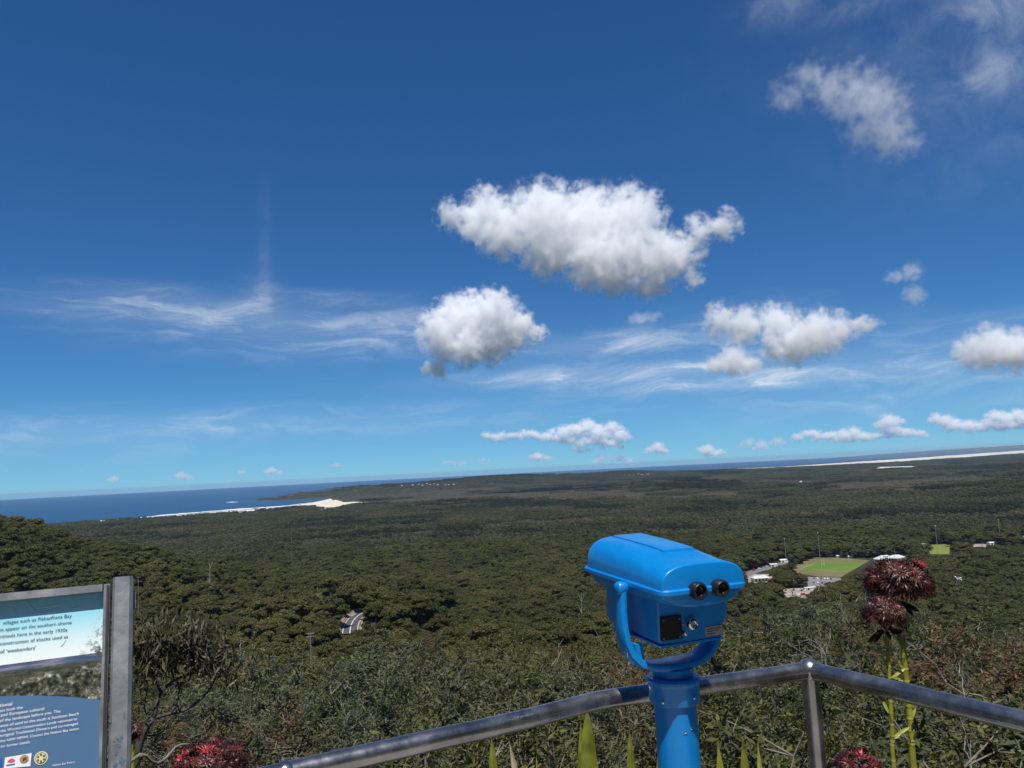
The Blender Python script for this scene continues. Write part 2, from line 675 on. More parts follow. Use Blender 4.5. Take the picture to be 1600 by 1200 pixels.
for k, (off, wd, lab) in enumerate(((0.0, 1.2, 'white surf along the bay beach'),)):
    base = [(150, 815.0), (190, 812), (260, 805.5), (330, 799.5), (440, 792), (490, 786)]
    o = strip('surf', FOAM, pixline([(x, y - off) for x, y in base], 0), pixline([(x, y - off - wd) for x, y in base], 0), 0.0, n=120, m=4, rag=0.9, seed=40 + k, z=0.6)
    o['label'] = lab
o = strip('surf', FOAM, pixline([(354, 785.3), (362, 785.1), (372, 784.6)], 0), pixline([(354, 785.0), (362, 784.3), (372, 784.3)], 0), 0.0, n=50, m=4, rag=0.8, seed=61, z=0.6)
o['label'] = 'white water breaking off the headland tip'
o = strip('surf', FOAM, pixline([(1088, 736.3), (1240, 728.9), (1400, 718.1), (1600, 704.3)], 0), pixline([(1088, 735.9), (1240, 728.3), (1400, 717.5), (1600, 703.9)], 0), 0.0, n=160, m=3, rag=0.9, seed=71, z=0.6)
o['label'] = 'surf line along the long right-hand beach'
# land across the water at the far right, blue with distance
mb = MB()
pts = [(1300, 712.5, 0), (1340, 710.2, 60), (1400, 707, 130), (1460, 703.5, 170), (1520, 700, 210), (1600, 696, 240), (1700, 690, 260)]
ring = []
for px, py, h in pts:
    c = at_d(px, 700, 26000.0)
    ring.append((c, h))
mb.loft([[(c.x, c.y - 500, -60), (c.x, c.y, h * 0.5), (c.x + 200, c.y + 900, h * 0.45), (c.x + 300, c.y + 2000, -60)] for c, h in ring])
far = mb.build('far_hills', principled('far_hill_scrub', (0.05, 0.07, 0.05), 0.9, vary=0.3, vscale=0.002), smooth=True)
tag(far, kind='structure')
far['label'] = 'faint low hills across the water at the right horizon'

# ------------------------------------------------------------------ roads, sports ground, buildings down on the plain
def hit(px, py, lift=0.0, d0=150.0, d1=15500.0):
    """where a pixel's ray meets the ground (plus lift)"""
    ds_ = np.geomspace(d0, d1, 2500)
    r = ray(px, py)
    k = math.hypot(r.x, r.y)
    X, Y, Z = ds_ * r.x / k, ds_ * r.y / k, CZ + ds_ * r.z / k
    g = ground(X, Y) + lift
    w = np.where(Z <= g)[0]
    i = w[0] if len(w) else int(np.argmin(Z - g))
    return Vector((X[i], Y[i], g[i] - lift))


def flat_poly(name, pts, z, mat, parent=None, label=None):
    me = bpy.data.meshes.new(name)
    P = [Vector((p[0], p[1], z)) for p in pts]
    area = sum(P[i].x * P[(i + 1) % len(P)].y - P[(i + 1) % len(P)].x * P[i].y for i in range(len(P)))
    if area < 0:
        P = P[::-1]
    me.from_pydata([tuple(p) for p in P], [], [tuple(range(len(P)))])
    me.materials.append(mat)
    o = link(name, me, parent)
    if parent is None:
        tag(o, label=label, kind='structure')
    return o


def mat_grass(name, a, b, sc=0.05):
    m = mat_sand(name, a, b, sc)
    return m


ASPH = principled('asphalt', (0.075, 0.075, 0.078), 0.9, vary=0.3, vscale=0.4)
GRAVEL = mat_sand('pale_gravel', (0.26, 0.22, 0.17), (0.40, 0.35, 0.28), 0.08)
DRYGRASS = mat_grass('dry_grass', (0.125, 0.125, 0.045), (0.19, 0.165, 0.08), 0.03)
GREENGRASS = mat_grass('mown_grass', (0.10, 0.17, 0.028), (0.135, 0.20, 0.035), 0.03)
YELGRASS = mat_grass('yellow_grass', (0.16, 0.20, 0.04), (0.20, 0.22, 0.05), 0.03)
WHITE = principled('white_paint', (0.74, 0.74, 0.72), 0.6, vary=0.08, vscale=2)
CREAM = principled('cream_wall', (0.60, 0.56, 0.47), 0.7, vary=0.12, vscale=1)
ROOFPALE = principled('pale_metal_roof', (0.56, 0.62, 0.60), 0.45, vary=0.12, vscale=1)
ROOFTEAL = principled('teal_metal_roof', (0.16, 0.30, 0.32), 0.45, vary=0.15, vscale=1)
ROOFRED = principled('red_tile_roof', (0.28, 0.12, 0.08), 0.7, vary=0.2, vscale=1)
DARKGLASS = principled('dark_glass', (0.02, 0.025, 0.03), 0.08, spec=0.6)
STEEL = principled('galvanised_pole', (0.42, 0.43, 0.43), 0.5, metal=0.3, vary=0.15, vscale=3)
TYRE = principled('tyre_rubber', (0.02, 0.02, 0.02), 0.85)

FZ = 12.0


def fp(px, py):
    v = at_z(px, py, FZ)
    return (v.x, v.y)


field = flat_poly('sports_ground', [fp(*p) for p in ((1234, 886.5), (1256, 877), (1274, 871), (1310, 871.5), (1360, 875.5), (1345, 884), (1313, 902.5), (1280, 901), (1246, 896))],
                  FZ + 0.12, DRYGRASS, label='dry grass surround of the sports field among trees')
playing = flat_poly('playing_field', [fp(*p) for p in ((1250, 889.5), (1276, 878.5), (1352, 878.5), (1326, 894))], FZ + 0.16, GREENGRASS, label='bright green mown rugby field among the trees')
for a, b in (((1250, 889.5), (1276, 878.5)), ((1326, 894), (1250, 889.5))):
    A, B = Vector(fp(*a)), Vector(fp(*b))
    n = Vector((-(B - A).y, (B - A).x)).normalized() * 0.14
    flat_poly('line_marking', [A + n, B + n, B - n, A - n], FZ + 0.2, WHITE, parent=playing)
flat_poly('playing_field', [fp(*p) for p in ((1452, 851.5), (1485, 850.5), (1483, 866), (1453, 866))], FZ + 0.12, YELGRASS, label='small yellow-green oval between dark trees at right')
flat_poly('bare_ground', [fp(*p) for p in ((1520, 850), (1542, 850), (1540, 855), (1521, 855))], FZ + 0.12, GRAVEL, label='sandy bare patch between the trees at right')
flat_poly('playing_field', [fp(*p) for p in ((1568, 847.5), (1602, 839), (1660, 828), (1660, 846), (1602, 849))], FZ + 0.12, GREENGRASS, label='sliver of green field at the right frame edge')
flat_poly('footpath', [fp(*p) for p in ((1565, 846.2), (1602, 837.2), (1660, 826.5), (1660, 828), (1602, 839), (1567, 847.5))], FZ + 0.14, mat_sand('concrete_path', (0.5, 0.49, 0.46), (0.6, 0.59, 0.56)), label='pale path along the green field at the right edge')
flat_poly('car_park', [fp(*p) for p in ((1262, 901.5), (1313, 903), (1318, 913), (1300, 916), (1262, 917))], FZ + 0.12, principled('worn_asphalt', (0.20, 0.195, 0.19), 0.9, vary=0.2, vscale=0.2), label='grey asphalt car park in front of the sports field')
flat_poly('gravel_lot', [fp(*p) for p in ((1216, 921), (1232, 918), (1272, 920), (1266, 930), (1258, 936), (1232, 934), (1216, 929))], FZ + 0.13, GRAVEL, label='pale gravel lot full of parked cars')
flat_poly('road', [fp(*p) for p in ((1160, 896), (1180, 889), (1212, 881), (1236, 873), (1252, 867), (1262, 867), (1240, 876), (1216, 886), (1186, 894), (1166, 903))], FZ + 0.1,
          principled('grey_asphalt', (0.16, 0.16, 0.16), 0.9, vary=0.2, vscale=0.2), label='grey street beside the sports field')
flat_poly('gravel_lot', [fp(*p) for p in ((1165, 897), (1205, 897), (1214, 908), (1196, 913), (1165, 913))], FZ + 0.09, GRAVEL, label='gravel yard around the white flat-roofed building')

# winding road on the hillside
RZ = ROAD_C.z
ROADLINE = [at_z(px, py, RZ) for px, py in ((547, 990), (547.5, 984), (549, 977), (553, 969.5), (559, 963), (566, 958.5), (573, 955))]


def smooth_line(P, n):
    P = [Vector(p) for p in P]
    Q = [P[0] * 2 - P[1]] + P + [P[-1] * 2 - P[-2]]
    out = []
    m = len(P) - 1
    for k in range(n + 1):
        t = k / n * m
        i = min(int(t), m - 1)
        u = t - i
        a, b, c, d = Q[i:i + 4]
        out.append(0.5 * (2 * b + (c - a) * u + (2 * a - 5 * b + 4 * c - d) * u * u + (3 * b - a - 3 * c + d) * u ** 3))
    return out


RL = smooth_line(ROADLINE, 48)


def ribbon(name, line, o0, o1, z, mat, parent=None, wob=0.0, zo=None):
    vs, fs = [], []
    for i, p in enumerate(line):
        t = (line[min(i + 1, len(line) - 1)] - line[max(i - 1, 0)])
        n = Vector((-t.y, t.x, 0)).normalized()
        w = wob * math.sin(i * 1.3) * math.sin(i * 0.7)
        a, b = p + n * (o0 + w), p + n * (o1 + w)
        vs += [(a.x, a.y, z), (b.x, b.y, z if zo is None else zo)]
        if i:
            k = 2 * i
            fs.append((k - 2, k - 1, k + 1, k))
    me = bpy.data.meshes.new(name)
    me.from_pydata(vs, [], fs)
    me.materials.append(mat)
    bm = bmesh.new()
    bm.from_mesh(me)
    for f in bm.faces:
        if f.normal.z < 0:
            f.normal_flip()
    bm.to_mesh(me)
    bm.free()
    return link(name, me, parent)


road = ribbon('road', RL, -4.3, 4.3, RZ + 0.12, ASPH)
tag(road, 'two-lane asphalt road bending through the forest below', kind='structure')
for a, b in ((-3.6, -3.3), (-0.1, 0.3), (3.3, 3.6)):
    ribbon('road_marking', RL, a, b, RZ + 0.16, WHITE, road)
VERGE = mat_sand('sandy_verge', (0.20, 0.15, 0.10), (0.36, 0.30, 0.23), 0.3)
v = ribbon('road_verge', RL, 4.3, 5.8, RZ + 0.1, VERGE, wob=0.5, zo=RZ + 1.6)
tag(v, 'sandy cutting along the outside of the road bend', kind='structure')
v = ribbon('road_verge', RL, -5.2, -4.3, RZ + 0.9, VERGE, wob=0.6, zo=RZ + 0.1)
tag(v, 'narrow sandy verge on the inside of the road bend', kind='structure')

# floodlight poles of the sports ground
LIGHTPOLES = [(1229, 881.5, 846, 1, 'tall floodlight pole left of the sports field'), (1281.5, 873, 837, 1, 'tall floodlight pole behind the goal posts'),
              (1446, 877, 854, 3, 'twin-headed floodlight pole by the small oval'), (1466, 866.5, 829, 1, 'slender light pole standing over the small oval'),
              (1563.5, 846, 819, 1, 'light pole near the right frame edge'), (1399.5, 873, 859, 0, 'short thin mast behind the clubhouse roof')]
for px, pb, pt, heads, lab in LIGHTPOLES:
    b = Vector((*fp(px, pb), FZ))
    h = (pb - pt) / FPX * b.length * 1.02
    r = empty('floodlight_pole' if heads else 'mast', b)
    MB().tube([(0, 0, 0), (0, 0, h * .5), (0, 0, h)], [0.27, 0.21, 0.15] if heads else [.2, .15, .1], 8).build('pole', STEEL, r)
    for k in range(max(heads - 1, heads)):
        off = (k - (heads - 1) / 2) * 1.6
        hb = MB().box((off, -0.25, h + 0.2 - 0.5 * k * 0), (1.1, 0.5, 0.8)).build('lamp_head', WHITE, r)
    if heads > 1:
        MB().box((0, -0.05, h - 0.3), (4.2, 0.18, 0.18)).build('crossarm', STEEL, r)
    tag(r, lab, 'light pole' if heads else 'mast', 'floodlight poles of the sports ground' if heads else None)

# rugby goal
ga, gb = Vector((*fp(1284.3, 886.3), FZ)), Vector((*fp(1288.2, 884.8), FZ))
r = empty('rugby_goal', (ga + gb) / 2)
mid = (ga + gb) / 2
for p in (ga, gb):
    q = p - mid
    MB().tube([(q.x, q.y, 0), (q.x, q.y, 10.5)], [0.16, 0.12], 8).build('upright', WHITE, r)
qa, qb = ga - mid, gb - mid
MB().tube([(qa.x, qa.y, 3.2), (qb.x, qb.y, 3.2)], 0.13, 8).build('crossbar', WHITE, r)
tag(r, 'white H-shaped rugby goal posts on the field', 'goal posts')


def hip_roof(mb, c, s, h, over=0.5, ridge=0.45, mi=0, rz=0):
    hx, hy = s[0] / 2 + over, s[1] / 2 + over
    co, si = math.cos(rz), math.sin(rz)
    P = [(-hx, -hy, 0), (hx, -hy, 0), (hx, hy, 0), (-hx, hy, 0), (-hx * ridge, 0, h), (hx * ridge, 0, h)]
    P = [(c[0] + x * co - y * si, c[1] + x * si + y * co, c[2] + z) for x, y, z in P]
    mb.add(P, [(0, 1, 5, 4), (1, 2, 5), (2, 3, 4, 5), (3, 0, 4), (3, 2, 1, 0)], mi)
    return mb


# clubhouse with hipped pale roofs
cb = Vector((*fp(1390, 876), FZ))
rz = 0.28
club = empty('clubhouse', cb, rz)
MB().box((0, 0, 1.7), (40, 12, 3.4)).build('wall', CREAM, club)
rf = hip_roof(MB(), (-8, 0, 3.42), (22, 14), 4.2).build('roof', ROOFPALE, club)
hip_roof(MB(), (11, 1, 3.44), (20, 12), 3.2).build('roof', ROOFPALE, club)
MB().box((-8, -2, 6.3), (9, 3, 0.5), rz=0.0).build('skylight_panel', ROOFTEAL, rf)
for k in range(7):
    MB().box((-17 + k * 5.4, -6.02, 1.7), (2.6, 0.1, 1.6)).build('window', DARKGLASS, club)
tag(club, 'clubhouse with pale hipped metal roofs behind the red flower head', 'building')

# white flat-roofed building with a verandah
wb = Vector((*fp(1187, 908), FZ))
b = empty('flat_roofed_building', wb, 0.12)
MB().box((0, 0, 1.9), (17, 8, 3.8)).build('wall', WHITE, b)
MB().box((0.5, -1.2, 4.2), (19.5, 12, 0.5)).build('roof', WHITE, b)
MB().box((0.8, 1.5, 5.1), (15, 6, 1.3), top=(.97, .9)).build('upper_roof', WHITE, b)
for k in range(4):
    MB().box((-6 + k * 4, -4.03, 1.8), (2.4, 0.12, 2.6)).build('opening', DARKGLASS, b)
for k in range(5):
    MB().tube([(-8.5 + k * 4.4, -6.6, 0), (-8.5 + k * 4.4, -6.6, 4)], 0.12, 6).build('verandah_post', WHITE, b)
tag(b, 'white flat-roofed building with dark verandah openings right of the viewer', 'building')


def shed(px, py, w, dp, h, mat, lab, rz=0.1, roof=WHITE, name='shed', gable=1.2, cat='shed', group=None, base=None):
    p = Vector((*fp(px, py), FZ)) if base is None else base
    r = empty(name, p, rz)
    MB().box((0, 0, h / 2), (w, dp, h)).build('wall', mat, r)
    m = MB()
    hx, hy = w / 2 + 0.4, dp / 2 + 0.4
    m.add([(-hx, -hy, h), (hx, -hy, h), (hx, hy, h), (-hx, hy, h), (-hx, 0, h + gable), (hx, 0, h + gable)],
          [(0, 1, 5, 4), (2, 3, 4, 5), (1, 2, 5), (3, 0, 4), (3, 2, 1, 0)])
    m.build('roof', roof, r)
    MB().box((-w * 0.2, -dp / 2 - 0.03, h * 0.42), (min(2.2, w * .3), 0.08, h * 0.75)).build('door', DARKGLASS, r)
    tag(r, lab, cat, group)
    return r


shed(1244.5, 879.5, 4.5, 3.5, 4.6, WHITE, 'small white kiosk at the left corner of the sports field')
shed(1297, 870.2, 9, 5, 2.4, CREAM, 'leftmost of the three low white sheds behind the sports field', group='sheds behind the sports field')
shed(1312, 870.6, 11, 5, 2.2, CREAM, 'middle of the three low white sheds behind the sports field', group='sheds behind the sports field')
shed(1328, 871.4, 8, 5, 2.2, CREAM, 'rightmost of the three low white sheds behind the sports field', group='sheds behind the sports field')
shed(1265, 921.5, 12, 4.5, 2.6, CREAM, 'long pale carport roof between gravel lot and asphalt car park', rz=0.2, gable=0.5)
shed(1242, 907, 5, 4, 3.4, WHITE, 'white peaked shed under the trees by the car park', gable=2.2)
shed(1590, 833.5, 22, 10, 3.6, CREAM, 'long white-roofed building at the right frame edge', cat='building', name='hall')
shed(1577, 848.5, 9, 5, 2.6, WHITE, 'low white shed beside the green sliver of field at right')
shed(1476, 845.5, 7, 5, 3.4, CREAM, 'small cream hut half hidden behind the small oval')
shed(1490, 843.5, 8, 5, 3.8, WHITE, 'small white hut under trees right of the small oval')
shed(1208, 885.5, 9, 7, 3.2, CREAM, 'small pale house left of the grey street', roof=ROOFPALE, name='cottage', cat='house')
shed(1224, 878.5, 10, 7, 3.2, WHITE, 'small white house at the bend of the grey street', name='cottage', cat='house')
shed(1506, 847.5, 12, 7, 3.4, CREAM, 'pale roofed hut left of the sandy bare patch', roof=ROOFPALE)
shed(1550, 851.5, 11, 7, 3.4, WHITE, 'white hut right of the sandy bare patch')
hb = hit(1497, 902, 9.0)
shed(0, 0, 7, 6, 5.2, WHITE, 'lone white cottage among trees right of the tall red flower', base=hb + Vector((0, 0, 3.0)), name='cottage', cat='house', gable=2.0, roof=ROOFPALE)
COTTAGE = hb


# cars
def make_car(name, paint, van=False):
    r = empty(name)
    m = MB()
    if van:
        prof = [(-2.4, .35), (2.4, .35), (2.45, .95), (2.1, 1.2), (1.75, 2.05), (-2.35, 2.1), (-2.45, 1.0)]
    else:
        prof = [(-2.15, .35), (2.1, .35), (2.2, .75), (1.0, .95), (.45, 1.45), (-1.2, 1.47), (-1.9, 1.0), (-2.2, .9)]
    m.loft([[(x, s * 0.86 * (0.86 if z > 1.2 else 1), z) for x, z in prof] for s in (-1, 1)])
    m.build('body', paint, r)
    w = MB()
    if van:
        w.add([(2.12, -.7, 1.25), (2.12, .7, 1.25), (1.82, .66, 1.95), (1.82, -.66, 1.95)], [(0, 1, 2, 3)])
    else:
        w.add([(1.02, -.76, .98), (1.02, .76, .98), (.5, .68, 1.42), (.5, -.68, 1.42)], [(0, 1, 2, 3)])
        w.box((-.35, 0, 1.2), (1.5, 1.68, 0.32))
    w.build('windscreen' if van else 'window', DARKGLASS, r)
    for x in (-1.35, 1.35):
        for y in (-.8, .8):
            MB().lathe([(.33, -.1), (.33, .1)], (x, y, .33), 10, axis='Y').build('wheel', TYRE, r)
    return r


PAINTS = [('white', (0.78, 0.78, 0.76)), ('silver', (0.45, 0.46, 0.47)), ('dark blue', (0.02, 0.05, 0.16)), ('red', (0.35, 0.03, 0.025)), ('charcoal', (0.05, 0.05, 0.055))]
CARS = {}
for nm, c in PAINTS:
    CARS[nm] = (make_car('parked_car', principled('car_paint_' + nm.replace(' ', '_'), c, 0.25, spec=0.5, coat=0.6)), make_car('parked_van', principled('van_paint_' + nm.replace(' ', '_'), c, 0.3, coat=0.4), True))
USED = set()
crs = random.Random(5)
SPOTS = []
for k in range(6):
    SPOTS.append((1272 + k * 5.2 + crs.uniform(-.6, .6), 904.2 + k * .25, 1.35, 'in the back row of the asphalt car park'))
for k in range(5):
    SPOTS.append((1272 + k * 6.0 + crs.uniform(-.6, .6), 911.2 + k * .3, 1.35, 'in the front row of the asphalt car park'))
for k in range(7):
    SPOTS.append((1222 + k * 6.3 + crs.uniform(-1, 1), 923.0 + crs.uniform(-.5, .5), 1.0, 'in the back row of the gravel lot'))
for k in range(5):
    SPOTS.append((1236 + k * 6.0 + crs.uniform(-1, 1), 930.5 + crs.uniform(-.6, .6), 0.3, 'in the front row of the gravel lot'))
for k in range(4):
    SPOTS.append((1178 + k * 9.5 + crs.uniform(-1, 1), 891.5 - k * 2.4, 0.5, 'along the grey street'))
SPOTS += [(1221, 913.5, 0.1, 'under the trees beside the white building'), (1230, 914.5, 0.3, 'under the trees near the white shed'), (1202, 911, 0.8, 'in front of the white building')]
ORD = ['leftmost', 'second from the left', 'third from the left', 'fourth from the left', 'fifth from the left', 'sixth from the left', 'seventh from the left']
SEEN = {}
for i, (px, py, rz, where) in enumerate(SPOTS):
    nm = crs.choice(['white', 'white', 'white', 'silver', 'silver', 'dark blue', 'red', 'charcoal'])
    vn = 1 if crs.random() < 0.25 else 0
    src = CARS[nm][vn]
    o = src if (nm, vn) not in USED else copy_tree(src)
    USED.add((nm, vn))
    o.location = (*fp(px, py), FZ + 0.16)
    o.rotation_euler = (0, 0, rz + crs.uniform(-.1, .1))
    k = SEEN[where] = SEEN.get(where, -1) + 1
    tag(o, '%s %s %s%s' % (nm, 'van' if vn else 'car', where, ', ' + ORD[k] if 'row' in where or 'along' in where else ''), 'van' if vn else 'car', 'vehicles parked by the sports ground')
for nm in CARS:
    for vn in (0, 1):
        if (nm, vn) not in USED:
            for ch in list(CARS[nm][vn].children):
                bpy.data.objects.remove(ch)
            bpy.data.objects.remove(CARS[nm][vn])

# far houses along the headland and the coast
HOUSES = []
hrs = random.Random(11)
HP = [(612, 757.5), (619, 756.5), (626, 757), (645, 758.2), (654, 757), (660, 758.4), (667, 755.6), (672, 757), (678, 756), (696, 757), (701, 757.4), (709, 756.6),
      (838, 741), (846, 741.5), (868, 740.4), (968, 743), (976, 742.4), (983, 742), (990, 741.4), (997, 740.6), (1003, 741.2), (1012, 741), (1251, 752.5), (628, 759), (684, 757.6)]
for i, (px, py) in enumerate(HP):
    p = hit(px, py, 4.0, d0=2500)
    HOUSES.append((p.x, p.y))
    w, dp = hrs.uniform(11, 20), hrs.uniform(8, 12)
    h = hrs.uniform(4, 7.5)
    r = empty('coastal_house', p, hrs.uniform(-.5, .5))
    MB().box((0, 0, h / 2 - .5), (w, dp, h + 1)).build('wall', hrs.choice([WHITE, CREAM, CREAM]), r)
    hip_roof(MB(), (0, 0, h + .02), (w, dp), 2.4).build('roof', hrs.choice([ROOFPALE, ROOFRED, WHITE, ROOFPALE]), r)
    where = 'on the headland left of the middle' if px < 760 else ('on the ridge skyline above the viewer' if px < 900 else ('on the coast near the start of the long beach' if px < 1100 else 'alone on the plain behind the dark knoll'))
    tag(r, 'tiny pale house far off ' + where, 'house', 'far houses ' + where)
flat_poly('bare_ground', [hit(*p, 1.0, d0=2500)[:2] for p in ((834, 758.2), (862, 757.2), (863, 759.4), (836, 759.8))], hit(848, 758.6, 1.0, d0=2500).z + 1.5, SAND, label='pale clearing on the slope of the far ridge')


# power poles and masts in the forest
def power_pole(px, top, dist, h, lab, arms=2):
    p = at_d(px, top, dist)
    g = gz(p.x, p.y)
    r = empty('power_pole', (p.x, p.y, g), 0.3)
    H = max(p.z - g, h)
    MB().tube([(0, 0, -.5), (0, 0, H)], [0.13, 0.08], 8).build('pole', principled('weathered_timber', (0.33, 0.31, 0.28), 0.9, vary=0.25, vscale=3), r)
    for k in range(arms):
        a = MB().box((0, 0, H - 0.45 - k * 0.95), (2.1, 0.10, 0.11)).build('crossarm', MATS['weathered_timber'], r)
        for s in (-1, -.45, .45, 1):
            MB().lathe([(.05, 0), (.08, .08), (.05, .22)], (s * 1.05, 0, H - 0.37 - k * 0.95), 8).build('insulator', WHITE, a)
    tag(r, lab, 'power pole')
    return (p.x, p.y, dist, px, top, h)


POLES = [power_pole(485, 988, 265, 9, 'power pole with two crossarms below the road bend'),
         power_pole(216, 901, 520, 12, 'tall pale pole just right of the information sign', 1),
         power_pole(455, 819, 1300, 12, 'thin pale pole on the far edge of the forest at left', 0),
         power_pole(1429, 794, 1900, 22, 'taller of two pale masts on the dark forest at right', 0),
         power_pole(1415, 798, 1900, 18, 'shorter of two pale masts on the dark forest at right', 0)]

# ------------------------------------------------------------------ cumulus clouds: real volumes of droplets
def mat_cloud(name, dens):
    m = bpy.data.materials.new(name)
    m.use_nodes = True
    t = NT(m.node_tree)
    t.n.clear()
    pv = t.node('ShaderNodeVolumePrincipled')
    pv.inputs['Color'].default_value = (0.9995, 0.9995, 0.9997, 1)
    pv.inputs['Density'].default_value = dens
    pv.inputs['Anisotropy'].default_value = 0.0
    out = t.node('ShaderNodeOutputMaterial')
    t.l.new(pv.outputs[0], out.inputs['Volume'])
    return m


def cloud(label, dist, blobs, dens=0.02, vox=9.0, rough=0.55, seed=0.0, thick=0.8, noise_scale=None, amp=1.0, thresh=0.0, group=None, shrink=1.0):
    """blobs: (px, py, radius px[, vertical squash]) on the frame, all near one horizontal distance"""
    rng = random.Random(int(seed * 97) + 5)
    B = []
    for b in blobs:
        px, py, r = b[:3]
        r = r * shrink
        sq = b[3] if len(b) > 3 else 1.0
        rw = r / FPX * dist * 1.05
        c = at_d(px, py, dist + rng.uniform(-0.35, 0.35) * rw * thick)
        B.append((c, rw, sq, b[4] if len(b) > 4 else 0.0))
    lo = Vector([min((c - Vector((r, r, r)) * 1.25)[i] for c, r, s, th in B) for i in range(3)])
    hi = Vector([max((c + Vector((r, r, r)) * 1.25)[i] for c, r, s, th in B) for i in range(3)])
    org = Vector(((lo.x + hi.x) / 2, (lo.y + hi.y) / 2, lo.z))
    vd = bpy.data.volumes.new('cloud')
    o = bpy.data.objects.new('cloud', vd)
    COL.objects.link(o)
    o.location = org
    g = bpy.data.node_groups.new('cloud_density', 'GeometryNodeTree')
    g.interface.new_socket('Geometry', in_out='INPUT', socket_type='NodeSocketGeometry')
    g.interface.new_socket('Geometry', in_out='OUTPUT', socket_type='NodeSocketGeometry')
    t = NT(g)
    pos = t.node('GeometryNodeInputPosition').outputs[0]
    mean_r = sum(r for c, r, s, th in B) / len(B)
    ns = noise_scale or 1.0 / (mean_r * 1.1)
    P = t.vmath('ADD', pos, (seed * 1731.0, seed * 991.0, seed * 577.0))
    wv = t.vmath('SCALE', t.vmath('SUBTRACT', t.noise(P, ns * 1.9, 6, 0.6, color=True), (0.5, 0.5, 0.5)), mean_r * 0.95)
    posw = t.vmath('ADD', pos, wv)
    d = None
    for c, r, s, th in B:
        q = t.vmath('SUBTRACT', posw, tuple(c - org))
        if s != 1.0:
            q = t.vmath('MULTIPLY', q, (1, 1, 1 / s))
        v = t.math('SUBTRACT', 1.0, t.math('DIVIDE', t.vmath('LENGTH', q, out=1), r))
        if th:
            v = t.math('SUBTRACT', v, th)
        d = v if d is None else t.math('SMOOTH_MAX', d, v, 0.22)
    n1 = t.noise(P, ns * 2.6, 8, rough)
    n2 = t.noise(t.vmath('ADD', P, (31.0, 7.0, 90.0)), ns * 7.0, 5, 0.6)
    nn = t.math('ADD', t.math('MULTIPLY', t.math('SUBTRACT', n1, 0.5), 2.1 * amp), t.math('MULTIPLY', t.math('SUBTRACT', n2, 0.5), 1.25 * amp))
    dn = t.math('ADD', d, nn)
    dn = t.math('MINIMUM', dn, t.math('ADD', t.math('MULTIPLY', d, 3.0), 0.6))
    dn = t.math('POWER', t.maprange(dn, 0.0 + thresh, 0.75 + thresh, 0.0, 1.0), 1.6)
    vc = t.node('GeometryNodeVolumeCube')
    t.l.new(dn, vc.inputs['Density'])
    vc.inputs['Min'].default_value = tuple(lo - org)
    vc.inputs['Max'].default_value = tuple(hi - org)
    for nm, i in (('Resolution X', 0), ('Resolution Y', 1), ('Resolution Z', 2)):
        vc.inputs[nm].default_value = max(8, int((hi - lo)[i] / vox))
    sm = t.node('GeometryNodeSetMaterial')
    m = mat_cloud('cloud_droplets', dens)
    sm.inputs['Material'].default_value = m
    t.l.new(vc.outputs[0], sm.inputs['Geometry'])
    go = t.node('NodeGroupOutput')
    t.l.new(sm.outputs[0], go.inputs[0])
    md = o.modifiers.new('density', 'NODES')
    md.node_group = g
    vd.materials.append(m)
    o['label'] = label
    o['category'] = 'cloud'
    o['kind'] = 'stuff'
    if group:
        o['group'] = group
    return o


cloud('largest white cumulus cloud high in the middle of the sky', 4300,
      [(705, 335, 36, 1, .2), (758, 332, 46), (790, 360, 55), (850, 345, 70), (860, 385, 60), (920, 350, 70), (930, 400, 62), (985, 345, 62),
       (985, 400, 62), (1035, 400, 48), (1020, 435, 36), (960, 435, 36), (1072, 390, 38, 1, .15), (1082, 430, 26, 1, .18), (1095, 358, 36, 1, .2), (1132, 352, 36, 1, .2), (742, 352, 34), (1010, 455, 22, 1, .05)],
      dens=0.034, vox=5.5, amp=1.35, seed=1.3, shrink=0.86)
cloud('white cumulus with a shaded underside below left of the largest cloud', 6500,
      [(690, 520, 38), (725, 500, 44), (770, 490, 40), (765, 525, 44), (730, 540, 36), (805, 515, 38, 1, .12), (680, 575, 26, .7, .12), (838, 520, 24, .7, .2), (700, 545, 26)],
      dens=0.034, vox=7.0, amp=1.3, seed=2.1)
cloud('ragged thin white cloud alone in the upper right sky', 2600,
      [(1230, 150, 34, 1, .15), (1265, 120, 36, 1, .1), (1300, 140, 38), (1340, 150, 48), (1370, 165, 48), (1385, 200, 42), (1398, 222, 34, 1, .1), (1425, 222, 26, 1, .18), (1345, 212, 30, 1, .15)],
      dens=0.009, vox=5.0, seed=3.7, amp=1.25, thresh=0.05)
cloud('long flat-bottomed cumulus cloud right of the middle sky', 6900,
      [(1125, 500, 32, 1, .15), (1165, 510, 34, 1, .1), (1215, 505, 32), (1240, 535, 36), (1280, 520, 36), (1215, 540, 26), (1310, 515, 28, 1, .1), (1350, 508, 28, .5, .2)],
      dens=0.024, vox=10.0, amp=1.12, seed=4.4)
cloud('small puff of cumulus under the long flat cloud', 7600,
      [(1120, 570, 20, .7), (1145, 563, 26), (1170, 570, 20, .7)], dens=0.022, vox=12.0, seed=5.2)
cloud('rounded cumulus cloud at the right edge of the sky', 8000,
      [(1520, 548, 24), (1550, 545, 32), (1585, 548, 30), (1610, 545, 26)], dens=0.022, vox=12.0, seed=6.9)
cloud('faint shred of cloud above the right horizon', 6000,
      [(1400, 432, 16, .6), (1425, 425, 16), (1428, 462, 17)], dens=0.008, vox=10.0, seed=7.4, amp=1.2)
cloud('small grey wisp of cloud left of the long flat cloud', 7200,
      [(1000, 498, 22, .45), (1020, 494, 16, .5)], dens=0.006, vox=12.0, seed=8.8)
